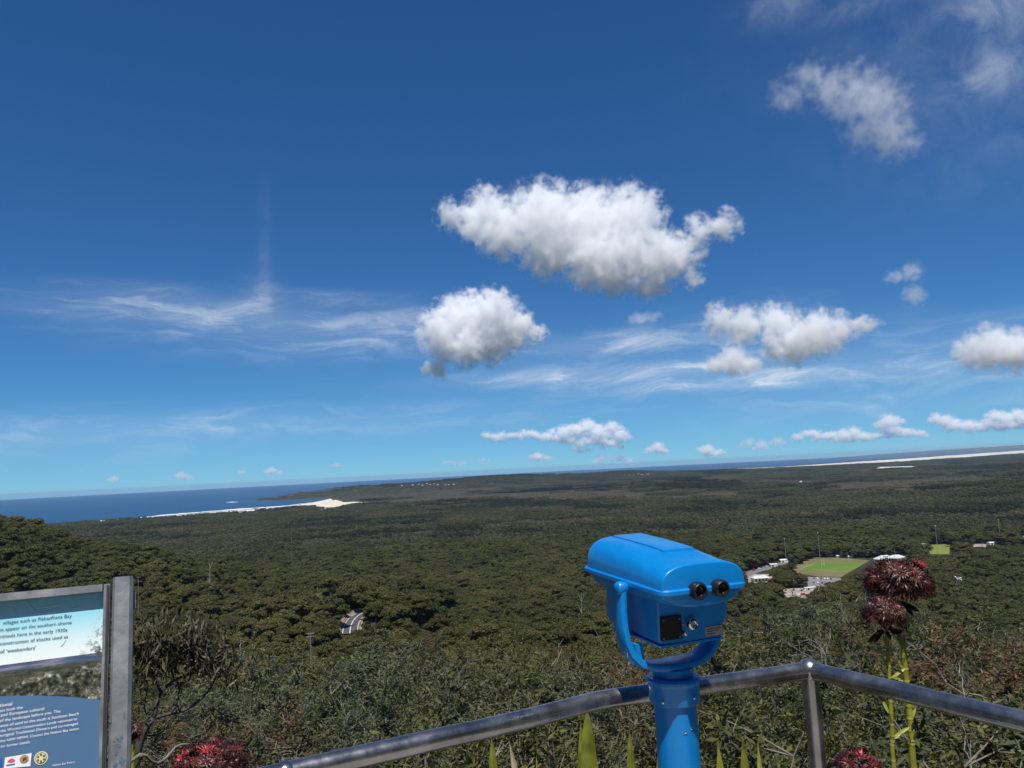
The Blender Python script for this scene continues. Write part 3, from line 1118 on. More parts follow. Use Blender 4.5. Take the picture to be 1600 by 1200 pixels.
# cumulus far out over the sea, just above the horizon
FAR = [((772, 682, 20, .4, .12), (800, 680, 20, .4, .1), (830, 678, 20, .5, .06), (855, 682, 18, .6, .05), (880, 676, 18), (902, 672, 18), (918, 666, 19), (934, 676, 20), (956, 667, 16), (970, 680, 18), (955, 692, 18, .6), (925, 690, 20, .5), (890, 688, 18, .5)),
       ((1028, 700, 15), (1015, 703, 9)), ((840, 714, 12), (856, 716, 9, .6)), ((178, 749, 8),), ((282, 744, 9), (296, 746, 6)),
       ((376, 738, 6),), ((424, 736, 10), (436, 739, 6)), ((526, 727, 6),),
       ((1105, 704, 15), (1125, 706, 9)), ((1170, 692, 12), (1190, 696, 14), (1215, 690, 12)),
       ((1265, 677, 22, .4, .12), (1292, 681, 18, .5, .05), (1318, 680, 16), (1335, 676, 14), (1348, 682, 15, .7)), ((1388, 658, 16), (1378, 664, 12), (1400, 658, 12), (1396, 672, 15), (1415, 676, 15, .7), (1438, 678, 12, .7), (1375, 680, 15, .5)),
       ((1462, 654, 13), (1478, 658, 15), (1494, 664, 16, .8), (1515, 666, 15), (1532, 668, 13, .7)), ((1556, 650, 14), (1572, 654, 15), (1590, 648, 14), (1604, 656, 18), (1545, 660, 12), (1575, 664, 18, .5)),
       ((700, 722, 8, .5), (720, 724, 10, .5), (755, 718, 8, .6)), ((940, 716, 16, .5), (970, 716, 16, .4), (905, 704, 14, .5))]
FARLAB = ['long heaped cumulus bank low over the sea left of the viewer', 'small round cumulus right of the heaped bank on the horizon',
          'tiny cumulus under the left half of the heaped bank', 'leftmost tiny white puff above the sea horizon', 'second tiny white puff from the left above the sea horizon',
          'third tiny puff from the left above the sea horizon', 'fourth and widest of the tiny puffs from the left above the sea', 'fifth tiny puff from the left above the sea horizon',
          'small low cumulus over the left end of the long white beach', 'loose row of cumulus above the long white beach',
          'low stretched cumulus between the loose row and the tower cloud', 'towering cumulus low over the right horizon',
          'bumpy cumulus right of the tower cloud', 'rightmost cumulus bank low at the frame edge',
          'faint flat cloud left of the heaped bank on the horizon', 'flat thin cloud base under the heaped bank']
frs = random.Random(4)
for i, (bl, lab) in enumerate(zip(FAR, FARLAB)):
    more = []
    for q in bl:
        x_, y_, r_ = q[:3]
        more.append((x_, y_, r_ * 0.8, (q[3] if len(q) > 3 else 1.0) * 0.85, q[4] if len(q) > 4 else 0.0))
        for s_ in (-1, 1):
            more.append((x_ + s_ * r_ * frs.uniform(.5, 1.0), y_ + r_ * frs.uniform(-.15, .35), r_ * frs.uniform(.4, .65), 0.7, 0.05))
    bl = more
    cloud(lab, 30000, bl, dens=0.012 if i not in (14, 15, 9) else 0.005, vox=38.0, shrink=0.95, amp=1.3, seed=10.1 + i * 1.37, group='cumulus along the horizon')

# ------------------------------------------------------------------ foliage
def mat_leaf(name, dark, mid, lite, rough=0.5, gloss=0.25, trans=0.25, pos_scale=0.01, rnd=0.55, odd=None):
    """leaf colour: random per plant, per leaf (attribute tint) and in broad drifts over the ground"""
    m = bpy.data.materials.new(name)
    m.use_nodes = True
    t = NT(m.node_tree)
    t.n.clear()
    oi = t.node('ShaderNodeObjectInfo').outputs['Random']
    at = t.node('ShaderNodeAttribute', attribute_name='tint').outputs['Fac']
    p = t.node('ShaderNodeNewGeometry').outputs['Position']
    n = t.noise(p, pos_scale, 4, 0.6)
    f = t.math('ADD', t.math('MULTIPLY', oi, rnd * 0.5), t.math('ADD', t.math('MULTIPLY', at, 0.5 * (1 - rnd) + 0.2), t.math('MULTIPLY', t.math('SUBTRACT', n, 0.5), 0.9)))
    f = t.math('ADD', f, 0.12)
    c = t.ramp(f, [(0.1, dark), (0.45, mid), (0.85, lite)])
    if odd:
        pick = t.maprange(t.math('FRACT', t.math('MULTIPLY', oi, 37.7)), 1 - odd[0], 1 - odd[0] + 0.02)
        c = t.mix(pick, c, tuple(odd[1]) + (1,))
    df = t.node('ShaderNodeBsdfDiffuse')
    t.put(df.inputs['Color'], c)
    tr = t.node('ShaderNodeBsdfTranslucent')
    t.put(tr.inputs['Color'], t.mix(0.6, c, (0.10, 0.13, 0.02, 1)))
    mx = t.node('ShaderNodeMixShader')
    mx.inputs[0].default_value = trans
    t.l.new(df.outputs[0], mx.inputs[1])
    t.l.new(tr.outputs[0], mx.inputs[2])
    gl = t.node('ShaderNodeBsdfGlossy')
    gl.inputs['Roughness'].default_value = rough
    gl.inputs['Color'].default_value = (0.9, 0.95, 1, 1)
    m2 = t.node('ShaderNodeMixShader')
    fr = t.node('ShaderNodeFresnel')
    fr.inputs[0].default_value = 1.4
    t.put(m2.inputs[0], t.math('MULTIPLY', fr.outputs[0], gloss))
    t.l.new(mx.outputs[0], m2.inputs[1])
    t.l.new(gl.outputs[0], m2.inputs[2])
    o = t.node('ShaderNodeOutputMaterial')
    t.l.new(m2.outputs[0], o.inputs['Surface'])
    return m


BARK = principled('grey_bark', (0.16, 0.14, 0.115), 0.9, vary=0.45, vscale=6)
PALE = principled('bleached_wood', (0.34, 0.32, 0.29), 0.9, vary=0.35, vscale=5)
TREELEAF = mat_leaf('gum_canopy', (0.034, 0.040, 0.011), (0.074, 0.076, 0.021), (0.150, 0.138, 0.040), gloss=0.05, trans=0.22, pos_scale=0.007, odd=(0.05, (0.105, 0.078, 0.030)))
FARLEAF = mat_leaf('far_canopy', (0.028, 0.036, 0.014), (0.062, 0.068, 0.027), (0.130, 0.120, 0.060), gloss=0.03, trans=0.15, pos_scale=0.0030)
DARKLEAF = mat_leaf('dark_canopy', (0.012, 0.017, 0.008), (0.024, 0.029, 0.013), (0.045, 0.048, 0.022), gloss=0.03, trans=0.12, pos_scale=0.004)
HEATHLEAF = mat_leaf('heath', (0.060, 0.055, 0.034), (0.105, 0.092, 0.060), (0.165, 0.142, 0.095), gloss=0.02, trans=0.1, pos_scale=0.004)


def quads_mesh(name, C, N, S, L, tint, mat, rng, droop=0.0, jit=0.5):
    """small leaf faces: centre, normal, half width, half length per face"""
    n = len(C)
    N = N + rng.normal(0, jit, (n, 3))
    N /= np.linalg.norm(N, axis=1, keepdims=True) + 1e-9
    T = rng.normal(0, 1, (n, 3))
    if droop:
        T = T * (1 - droop) + np.array([0, 0, -1.0]) * droop
    T -= N * (T * N).sum(1, keepdims=True)
    T /= np.linalg.norm(T, axis=1, keepdims=True) + 1e-9
    U = np.cross(N, T)
    S, L = S[:, None], L[:, None]
    V = np.stack([C - T * L, C + U * S - T * L * 0.15, C + T * L, C - U * S - T * L * 0.15], 1).reshape(-1, 3)
    me = bpy.data.meshes.new(name)
    me.vertices.add(len(V))
    me.vertices.foreach_set('co', V.ravel())
    me.loops.add(n * 4)
    me.loops.foreach_set('vertex_index', np.arange(n * 4))
    me.polygons.add(n)
    me.polygons.foreach_set('loop_start', np.arange(n) * 4)
    me.polygons.foreach_set('loop_total', np.full(n, 4))
    me.update(calc_edges=True)
    a = me.attributes.new('tint', 'FLOAT', 'FACE')
    a.data.foreach_set('value', tint)
    me.materials.append(mat)
    return me


def gum_tree(seed, H, R, nleaf, leaf, name_c='crown', mat=TREELEAF):
    """one tree of the forest: trunk with limbs, crown of separate leaf clumps"""
    rng = np.random.default_rng(seed)
    nc = int(rng.integers(20, 30))
    cl = []
    for i in range(nc):
        a = i * 2.4 + rng.uniform(-0.5, 0.5)
        rr = R * math.sqrt((i + 0.4) / nc) * rng.uniform(0.75, 1.05)
        dome = 1 - (rr / R) ** 2 * 0.75
        cl.append((rr * math.cos(a), rr * math.sin(a), H * (0.40 + 0.52 * dome ** 0.8) + rng.uniform(-0.5, 0.5) * H * 0.14, R * rng.uniform(0.20, 0.34)))
    mb = MB()
    fork = Vector((rng.uniform(-.3, .3), rng.uniform(-.3, .3), H * 0.42))
    mb.tube([(0, 0, -0.6), (fork.x * .4, fork.y * .6, H * 0.2), fork], [0.24, 0.19, 0.15], 6)
    for (x, y, z, r) in cl:
        mid = fork.lerp(Vector((x, y, z)), 0.5) + Vector((0, 0, -0.3))
        mb.tube([fork, mid, (x, y, z)], [0.11, 0.07, 0.03], 4, cap=False)
    Cs, Ns, Ts = [], [], []
    w = np.array([c[3] ** 2 for c in cl])
    cnt = (w / w.sum() * nleaf).astype(int)
    for (x, y, z, r), k in zip(cl, cnt):
        v = rng.normal(0, 1, (k, 3))
        v /= np.linalg.norm(v, axis=1, keepdims=True)
        v[:, 2] = np.where(v[:, 2] < -0.25, -v[:, 2] * 0.8, v[:, 2])
        rad = r * rng.uniform(0.55, 1.12, (k, 1)) * np.array([1.1, 1.1, 0.92])
        Cs.append(np.array([x, y, z]) + v * rad)
        Ns.append(v * np.array([1, 1, 1.3]))
        Ts.append(np.clip(rng.uniform(0, 1, k) * 0.7 + rng.uniform(0, 0.3), 0, 1))
    C, N, T = np.concatenate(Cs), np.concatenate(Ns), np.concatenate(Ts)
    s = rng.uniform(0.7, 1.3, len(C)) * leaf
    crown = quads_mesh(name_c, C, N, s * 0.62, s, T, mat, rng, jit=0.6)
    return mb.mesh('trunk', BARK, fix=False), crown


def instancer(name, P, idx, rot, scl, protos, label):
    """one mass of vegetation: prototype meshes scattered on points"""
    cname = name + '_kinds'
    coll = bpy.data.collections.new(cname)
    for i, meshes in enumerate(protos):
        me = meshes
        o = bpy.data.objects.new('%s_%02d' % (cname, i), me)
        coll.objects.link(o)
    me = bpy.data.meshes.new(name)
    me.vertices.add(len(P))
    me.vertices.foreach_set('co', np.ascontiguousarray(P, dtype=np.float32).ravel())
    a = me.attributes.new('kind_index', 'INT', 'POINT')
    a.data.foreach_set('value', np.asarray(idx, np.int32))
    a = me.attributes.new('spin', 'FLOAT_VECTOR', 'POINT')
    a.data.foreach_set('vector', np.stack([rot * 0, rot * 0, rot], -1).astype(np.float32).ravel())
    a = me.attributes.new('size', 'FLOAT_VECTOR', 'POINT')
    a.data.foreach_set('vector', np.ascontiguousarray(scl, dtype=np.float32).ravel())
    me.update()
    o = link(name, me)
    g = bpy.data.node_groups.new(name + '_scatter', 'GeometryNodeTree')
    g.interface.new_socket('Geometry', in_out='INPUT', socket_type='NodeSocketGeometry')
    g.interface.new_socket('Geometry', in_out='OUTPUT', socket_type='NodeSocketGeometry')
    t = NT(g)
    gi, go = t.node('NodeGroupInput'), t.node('NodeGroupOutput')
    ci = t.node('GeometryNodeCollectionInfo')
    ci.inputs['Collection'].default_value = coll
    ci.inputs['Separate Children'].default_value = True
    ci.inputs['Reset Children'].default_value = True

    def attr(nm, ty):
        n = t.node('GeometryNodeInputNamedAttribute', data_type=ty)
        n.inputs['Name'].default_value = nm
        return n.outputs['Attribute']
    ip = t.node('GeometryNodeInstanceOnPoints')
    ip.inputs['Pick Instance'].default_value = True
    t.l.new(gi.outputs[0], ip.inputs['Points'])
    t.l.new(ci.outputs[0], ip.inputs['Instance'])
    t.l.new(attr('kind_index', 'INT'), ip.inputs['Instance Index'])
    er = t.node('FunctionNodeEulerToRotation')
    t.l.new(attr('spin', 'FLOAT_VECTOR'), er.inputs[0])
    t.l.new(er.outputs[0], ip.inputs['Rotation'])
    t.l.new(attr('size', 'FLOAT_VECTOR'), ip.inputs['Scale'])
    t.l.new(ip.outputs[0], go.inputs[0])
    md = o.modifiers.new('scatter', 'NODES')
    md.node_group = g
    tag(o, label=label, kind='stuff')
    o['category'] = 'forest'
    return o


def joined(a, b, name):
    """trunk and crown as one prototype for the mass"""
    bm = bmesh.new()
    bm.from_mesh(a)
    me = bpy.data.meshes.new(name)
    n0 = len(bm.faces)
    bm.from_mesh(b)
    lay = bm.faces.layers.float.get('tint')
    for i, f in enumerate(bm.faces):
        f.material_index = 0 if i < n0 else 1
    bm.to_mesh(me)
    bm.free()
    me.materials.append(a.materials[0])
    me.materials.append(b.materials[0])
    return me


TREES = [gum_tree(100 + i, (11.5, 10, 13, 9.5, 12, 8.5, 10.5)[i], (4.3, 3.8, 4.6, 4.2, 3.6, 3.9, 4.9)[i], 8500, 0.25) for i in range(7)]
TREE_H = np.array([11.5, 10, 13, 9.5, 12, 8.5, 10.5])

# pixels that must stay open: (polygon in frame pixels, distance beyond which trees may stand)
OPEN = [([(1168, 893), (1202, 893), (1202, 910), (1168, 910)], 1150), ([(1240, 888), (1277, 871), (1352, 871), (1418, 865), (1422, 873), (1340, 890), (1306, 906), (1268, 915), (1265, 902)], 1150), ([(1222, 921), (1266, 920), (1260, 933), (1230, 931)], 1150), ([(1172, 890), (1235, 874), (1240, 876), (1180, 894)], 1150),
        ([(542, 973), (556, 961), (566, 958), (567, 964), (560, 979), (546, 980)], 470),
        ([(1450, 850), (1487, 849), (1486, 868), (1450, 868)], 1300), ([(1518, 848), (1544, 848), (1542, 857), (1518, 856)], 1300),
        ([(1562, 846), (1600, 836), (1660, 830), (1660, 850), (1562, 850)], 1300),
        ([(-60, 600), (-60, 793), (0, 797), (60, 806), (110, 811), (200, 811.5), (330, 799), (480, 786), (480, 600)], 2300),
        ([(200, 811), (520, 776), (575, 778), (575, 797), (500, 803), (400, 805), (200, 817)], 3000)]
for _q in ((1208, 882), (1224, 875), (1506, 844.5), (1550, 848.5)):
    OPEN.append(([(_q[0] - 7, _q[1] - 3), (_q[0] + 7, _q[1] - 3), (_q[0] + 7, _q[1] + 2), (_q[0] - 7, _q[1] + 2)], math.hypot(*fp(*_q)) - 6))
OPEN.append(([(1290, 866), (1336, 867), (1336, 872), (1290, 872)], 1100))
OPEN.append(([(1358, 865), (1424, 862), (1424, 877), (1358, 878)], 1100))
OPEN.append(([(1489, 896), (1505, 896), (1505, 906), (1489, 906)], math.hypot(COTTAGE.x, COTTAGE.y) + 2))
for (_x, _y, _d, _px, _py, _h) in POLES:
    OPEN.append(([(_px - 5, _py - 2), (_px + 5, _py - 2), (_px + 5, _py + _h / _d * FPX * .7), (_px - 5, _py + _h / _d * FPX * .7)], _d))
CLEAR = [[at_z(*p, 12.0)[:2] for p in poly] for poly in (
    [(1164, 896), (1206, 896), (1212, 909), (1196, 912), (1164, 912)], [(1240, 887), (1258, 877), (1277, 871), (1352, 872), (1422, 867), (1424, 875), (1345, 884), (1312, 913), (1264, 916), (1262, 901)], [(1216, 920), (1272, 919), (1266, 931), (1258, 936), (1230, 934)], [(1160, 896), (1212, 880), (1254, 866), (1264, 867), (1216, 886), (1164, 903)],
    [(1451, 850.5), (1486, 849.5), (1484, 867), (1451, 867)], [(1520, 849), (1543, 849), (1541, 855), (1520, 855)], [(1564, 845), (1602, 836), (1660, 828), (1660, 846), (1602, 849), (1566, 849)])]


def keep_open(X, Y, Z, H, R):
    """False where a tree would hide one of the clearings"""
    d = np.hypot(X, Y)
    ok = np.ones(len(X), bool)
    for poly, dmax in OPEN:
        bad = np.zeros(len(X), bool)
        for fz in (1.0, 0.75, 0.45):
            for fx in (-0.8, 0, 0.8):
                px, py = project(X + fx * R * Y / d, Y - fx * R * X / d, Z + H * fz)
                bad |= inside(px, py, poly)
        ok &= ~(bad & (d < dmax))
    for poly in CLEAR:
        ok &= ~inside(X, Y, poly)
    ok &= seg_dist(X, Y, [p[:2] for p in RL[::3]], closed=False) > 7.5
    return ok


rng = np.random.default_rng(7)
NT_MID, D0, D1 = 52000, 36.0, 1500.0
az = np.radians(rng.uniform(-43, 43, NT_MID))
dd = np.sqrt(rng.uniform(D0 ** 2, D1 ** 2, NT_MID))
X, Y = dd * np.sin(az), dd * np.cos(az)
Z = ground(X, Y)
big = fbm(X / 90, Y / 90, 55)
sc = rng.choice([0.4, 0.55, 0.8, 0.95, 1.05, 1.3], NT_MID) * rng.uniform(0.85, 1.15, NT_MID) * (0.75 + 0.5 * big)
sc *= 0.78 + 0.38 * sstep(dd, 130, 480)
kind = rng.integers(0, 7, NT_MID)
Hh = TREE_H[kind] * sc
_tx, _ty = project(X, Y, Z + Hh)
ok = keep_open(X, Y, Z, Hh, 4.2 * sc) & ((dd > 165) | (_ty > 1035)) & (rng.uniform(0, 1, NT_MID) < 0.62 + 0.7 * big)
X, Y, Z, sc, kind, dd, az = (q[ok] for q in (X, Y, Z, sc, kind, dd, az))
rot = rng.uniform(0, 2 * PI, len(X))
sz = np.stack([sc * rng.uniform(0.95, 1.35, len(X)), sc * rng.uniform(0.95, 1.35, len(X)), sc], -1)
# unseen trees added behind the camera to block rear sky and deepen shadows
nb = 420
ba = np.radians(rng.uniform(72, 288, nb))
bd = np.sqrt(rng.uniform(6.5 ** 2, 34 ** 2, nb))
bx, by = bd * np.sin(ba), bd * np.cos(ba)
bs_ = rng.uniform(0.42, 0.68, nb)
instancer('sky_blocker_trees', np.stack([bx, by, np.full(nb, CZ - 1.9)], -1), rng.integers(0, 7, nb), rng.uniform(0, 6, nb), np.stack([bs_, bs_, bs_], -1),
          [joined(a, b, 'gum_tree_kind') for a, b in TREES], 'unseen trees added behind the lookout to block sky light')
near = np.where((dd > 185) & (dd < 330) & (np.abs(az) < RAD(33.5)))[0]
near = near[np.argsort(dd[near])][:300]
single = np.zeros(len(X), bool)
single[near] = True
instancer('forest', np.stack([X, Y, Z], -1)[~single], kind[~single], rot[~single], sz[~single],
          [joined(a, b, 'gum_tree_kind') for a, b in TREES], 'dense olive-green gum forest covering the hillside and plain')
for i in near:
    r = empty('gum_tree', (X[i], Y[i], Z[i]), rot[i])
    r.scale = tuple(sz[i])
    link('trunk', TREES[kind[i]][0], r)
    link('crown', TREES[kind[i]][1], r)
    tag(r, 'small olive-green gum tree in the first rank of forest beyond the shrubs', 'tree', 'gum trees in the first rank of forest')


# far forest: patches of crowns, too far to tell one tree from the next
def canopy_patch(seed, size, n, r0, r1, h, mat, per=46, leaf=0.85):
    rng = np.random.default_rng(seed)
    Cs, Ns, Ts = [], [], []
    for i in range(n):
        x, y = rng.uniform(-size / 2, size / 2, 2)
        r = rng.uniform(r0, r1)
        zt = h * rng.uniform(0.6, 1.15)
        v = rng.normal(0, 1, (per, 3))
        v /= np.linalg.norm(v, axis=1, keepdims=True)
        v[:, 2] = np.abs(v[:, 2]) - 0.15
        Cs.append(np.array([x, y, zt - r * 0.7]) + v * r * rng.uniform(0.75, 1.05, (per, 1)) * np.array([1, 1, 0.8]))
        Ns.append(v * np.array([1, 1, 1.4]))
        Ts.append(np.full(per, rng.uniform(0, 1)) * 0.7 + rng.uniform(0, 0.3, per))
    C = np.concatenate(Cs)
    s = rng.uniform(0.8, 1.3, len(C)) * leaf
    return quads_mesh('canopy', C, np.concatenate(Ns), s * 0.8, s, np.concatenate(Ts), mat, rng, jit=0.35)


def in_sand(X, Y, pad):
    r = np.zeros(len(X), bool)
    for z in SAND_ZONES:
        r |= inside(X, Y, z) | (seg_dist(X, Y, z) < pad)
    return r


PS = 74.0
gx, gy = np.meshgrid(np.arange(-10500, 12500, PS), np.arange(600, 15000, PS))
gx, gy = gx.ravel() + rng.uniform(-14, 14, gx.size), gy.ravel() + rng.uniform(-14, 14, gy.size)
gd, ga = np.hypot(gx, gy), np.degrees(np.arctan2(gx, gy))
ok = (gd > 1440) & (gd < 15500) & (np.abs(ga) < 44)
gx, gy, gd, ga = gx[ok], gy[ok], gd[ok], ga[ok]
s = sdist(gx, gy, COAST)
ok = (s > 45) & ~in_sand(gx, gy, 30)
gx, gy, gd, ga, s = gx[ok], gy[ok], gd[ok], ga[ok], s[ok]
gzv = ground(gx, gy)
ppx, ppy = project(gx, gy, gzv)
# low heath and swamp fill the middle of the plain; trees stand in belts across it
belt = fbm(gx / 620, gy / 210, 81)
hz = np.exp(-((ppx - 780) / 420.0) ** 2 - ((ppy - 775) / 15.0) ** 2)
hz2 = np.exp(-((ppx - 1400) / 380.0) ** 2 - ((ppy - 754) / 17.0) ** 2) * 0.8
heath = (np.maximum(hz, hz2) * 1.0 + (belt - 0.5) * 2.2) > 0.40
shore = s < 420
kindf = np.where(heath, 4 + rng.integers(0, 2, len(gx)), rng.integers(0, 4, len(gx)))
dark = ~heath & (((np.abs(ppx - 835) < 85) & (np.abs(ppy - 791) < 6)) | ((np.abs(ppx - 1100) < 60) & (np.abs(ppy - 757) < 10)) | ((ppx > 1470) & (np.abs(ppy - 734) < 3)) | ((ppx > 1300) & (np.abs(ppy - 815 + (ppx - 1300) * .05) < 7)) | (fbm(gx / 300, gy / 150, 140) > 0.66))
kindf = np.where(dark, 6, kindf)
szz = np.where(heath, 1.0, rng.uniform(0.8, 1.15, len(gx))) * np.where(shore & ~heath & (gd < 5200), 0.22, np.where(shore & ~heath, 0.5, 1.0))
for hx, hy in HOUSES:
    hd = math.hypot(hx, hy)
    along = (gx * hx + gy * hy) / hd - hd
    across = np.abs(gx * hy - gy * hx) / hd
    szz = np.where((across < 70) & (along < 60) & (along > -600), np.minimum(szz, 0.30), szz)
okf = keep_open(gx, gy, gzv, 12 * szz, np.full(len(gx), 40.0)) | (gd > 3000)
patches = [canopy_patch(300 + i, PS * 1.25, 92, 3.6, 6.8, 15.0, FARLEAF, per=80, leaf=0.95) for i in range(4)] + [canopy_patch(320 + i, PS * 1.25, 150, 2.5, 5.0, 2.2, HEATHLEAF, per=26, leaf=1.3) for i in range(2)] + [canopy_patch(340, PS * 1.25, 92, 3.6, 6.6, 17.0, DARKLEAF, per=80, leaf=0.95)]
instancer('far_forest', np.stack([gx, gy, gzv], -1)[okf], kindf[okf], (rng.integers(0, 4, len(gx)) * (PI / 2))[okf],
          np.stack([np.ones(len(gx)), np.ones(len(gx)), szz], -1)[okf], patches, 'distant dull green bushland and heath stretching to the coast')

# ------------------------------------------------------------------ scrub on the slope just below the railing
SHRUBLEAF = [mat_leaf('grey_green_leaves', (0.028, 0.034, 0.015), (0.078, 0.086, 0.040), (0.20, 0.20, 0.105), rough=0.42, gloss=0.07, trans=0.25, pos_scale=0.6, rnd=0.25),
             mat_leaf('olive_leaves', (0.032, 0.038, 0.011), (0.082, 0.089, 0.026), (0.19, 0.185, 0.06), rough=0.42, gloss=0.06, trans=0.3, pos_scale=0.6, rnd=0.25),
             mat_leaf('rusty_leaves', (0.045, 0.030, 0.014), (0.105, 0.062, 0.026), (0.20, 0.13, 0.055), rough=0.45, gloss=0.05, trans=0.25, pos_scale=0.6, rnd=0.2)]
TWIG = principled('shrub_twigs', (0.18, 0.16, 0.135), 0.9, vary=0.4, vscale=9)
DARKTWIG = principled('dark_bark', (0.075, 0.062, 0.052), 0.9, vary=0.5, vscale=12)


def skeleton(rg, H, spread, stems, nb, twigs, pale=False):
    """stems, branches and twigs as paths; returns (paths with radii, twig paths)"""
    paths, tw = [], []
    for s in range(stems):
        a = 2 * PI * s / stems + rg.uniform(-.5, .5)
        lean = rg.uniform(0.12, 1.0) * spread
        p = Vector((rg.uniform(-.12, .12), rg.uniform(-.12, .12), -0.3))
        top = Vector((math.cos(a) * lean, math.sin(a) * lean, H * rg.uniform(0.72, 1.0) - lean * 0.25))
        P = []
        for k in range(6):
            q = p.lerp(top, k / 5)
            q += Vector((rg.uniform(-1, 1), rg.uniform(-1, 1), rg.uniform(-.5, .5))) * (0.07 * H if 0 < k else 0)
            P.append(q)
        paths.append((P, [0.022 - 0.0032 * k for k in range(6)]))
        for k in range(1, 6):
            for b in range(nb):
                d = Vector((math.cos(a) + rg.uniform(-1.4, 1.4), math.sin(a) + rg.uniform(-1.4, 1.4), rg.uniform(0.1, 1.3))).normalized()
                L = H * rg.uniform(0.16, 0.36)
                B = [P[k]]
                for j in range(3):
                    B.append(B[-1] + (d + Vector((rg.uniform(-.5, .5), rg.uniform(-.5, .5), rg.uniform(-.3, .5)))).normalized() * L / 3)
                paths.append((B, [0.008, 0.006, 0.0045, 0.003]))
                for j in range(1, 4):
                    for t in range(twigs):
                        e = (d + Vector((rg.uniform(-1, 1), rg.uniform(-1, 1), rg.uniform(-.5, 1)))).normalized() * rg.uniform(.1, .26)
                        tw.append([B[j], B[j] + e * .5 + Vector((0, 0, .01)), B[j] + e])
    return paths, tw


def shrub_kind(seed, H, spread, mat, leaf=0.046, wid=0.29, perleaf=13, droop=0.35, stems=6, nb=3, twigs=3):
    rg = random.Random(seed)
    rng = np.random.default_rng(seed)
    paths, tw = skeleton(rg, H, spread, stems, nb, twigs)
    mb = MB()
    for P, R in paths:
        mb.tube(P, R, 4, cap=False)
    for P in tw[::2]:
        mb.tube(P, [.004, .003, .002], 3, cap=False)
    br = mb.mesh('branches', TWIG, fix=False)
    T = np.array([[list(q) for q in P] for P in tw])
    n = len(T) * perleaf
    ti = np.repeat(np.arange(len(T)), perleaf)
    u = rng.uniform(0.1, 1.1, n)[:, None]
    C = T[ti, 0] * (1 - u) + T[ti, 2] * u + rng.normal(0, 0.035, (n, 3))
    out = C - np.array([0, 0, H * 0.45])
    out /= np.linalg.norm(out, axis=1, keepdims=True)
    N = out * 0.7 + np.array([0, 0, 0.55]) + rng.normal(0, 0.3, (n, 3))
    L = leaf * rng.uniform(0.65, 1.3, n)
    fo = quads_mesh('foliage', C, N, L * wid, L, rng.uniform(0, 1, n), mat, rng, droop=droop, jit=0.5)
    return br, fo


KINDS = [shrub_kind(1, 2.4, 1.25, SHRUBLEAF[0]), shrub_kind(2, 2.2, 1.3, SHRUBLEAF[0], leaf=0.05, wid=0.2, droop=0.6), shrub_kind(3, 2.5, 1.2, SHRUBLEAF[1]),
         shrub_kind(4, 2.1, 1.35, SHRUBLEAF[1], leaf=0.036, wid=0.34), shrub_kind(5, 2.3, 1.25, SHRUBLEAF[0], leaf=0.046, wid=0.24), shrub_kind(6, 2.2, 1.2, SHRUBLEAF[2], leaf=0.04),
         shrub_kind(7, 2.6, 1.15, SHRUBLEAF[0], leaf=0.06, wid=0.17, droop=0.7)]


def dead_kind(seed, H, spread):
    rg = random.Random(seed)
    paths, tw = skeleton(rg, H, spread, 5, 2, 2)
    mb = MB()
    for P, R in paths:
        mb.tube(P, [r * 0.6 for r in R], 4, cap=False)
    for P in tw:
        mb.tube(P, [.0035, .0025, .0015], 3, cap=False)
    return mb.mesh('branches', PALE, fix=False)


DEAD = [dead_kind(31, 2.3, 0.9), dead_kind(32, 2.0, 1.0), dead_kind(33, 2.6, 0.7)]
srng = random.Random(77)
pts = []
tries = 0
while tries < 9000 and len(pts) < 285:
    tries += 1
    a = srng.uniform(-41, 41)
    d = math.sqrt(srng.uniform(5.6 ** 2, 27.5 ** 2))
    x, y = pol(a, d)
    if any((x - q[0]) ** 2 + (y - q[1]) ** 2 < (1.02 + 0.018 * d) ** 2 for q in pts):
        continue
    pts.append((x, y, a, d))
pts.sort(key=lambda q: q[3])


def shrub_label(a, d, kd):
    col = ('grey-green', 'grey-green', 'olive', 'olive', 'grey-green', 'rust-tinged', 'narrow-leaved grey-green')[kd]
    row = ('in the rank nearest the deck', 'in the second rank of scrub', 'halfway across the scrub', 'in the fourth rank of scrub', 'at the far edge of the scrub')[int(np.searchsorted([7.5, 10.5, 14.5, 20.0], d))]
    where = ('beside the information sign', 'right of the gum sapling', 'above the left rail', 'left of the blue viewer', 'behind the viewer post', 'behind the railing corner', 'behind the tall lilies', 'at the right frame edge')[int(np.searchsorted([-26, -14, -3, 6, 15, 23, 29], a))]
    return '%s shrub %s %s' % (col, row, where)


for (x, y, a, d) in pts:
    cx = fbm(np.array([x / 4.0]), np.array([y / 4.0]), 5)[0]
    kd = int(srng.choice([0, 1, 4, 6, 4] if cx < 0.47 else [2, 3, 2, 0, 3]))
    if srng.random() < 0.07 or (abs(a + 22) < 4 and 11 < d < 15) or (abs(a - 29) < 4 and 12 < d < 20 and srng.random() < .7) or (abs(a - 9) < 3 and 14 < d < 19):
        kd = 5
    s = srng.uniform(0.85, 1.12)
    r = empty('shrub', (x, y, gz(x, y)), srng.uniform(0, 2 * PI))
    r.scale = (s * 1.08, s * 1.08, s * srng.uniform(0.84, 1.08))
    link('branches', KINDS[kd][0], r)
    link('foliage', KINDS[kd][1], r)
    tag(r, shrub_label(a, d, kd), 'shrub', 'scrub below the railing')
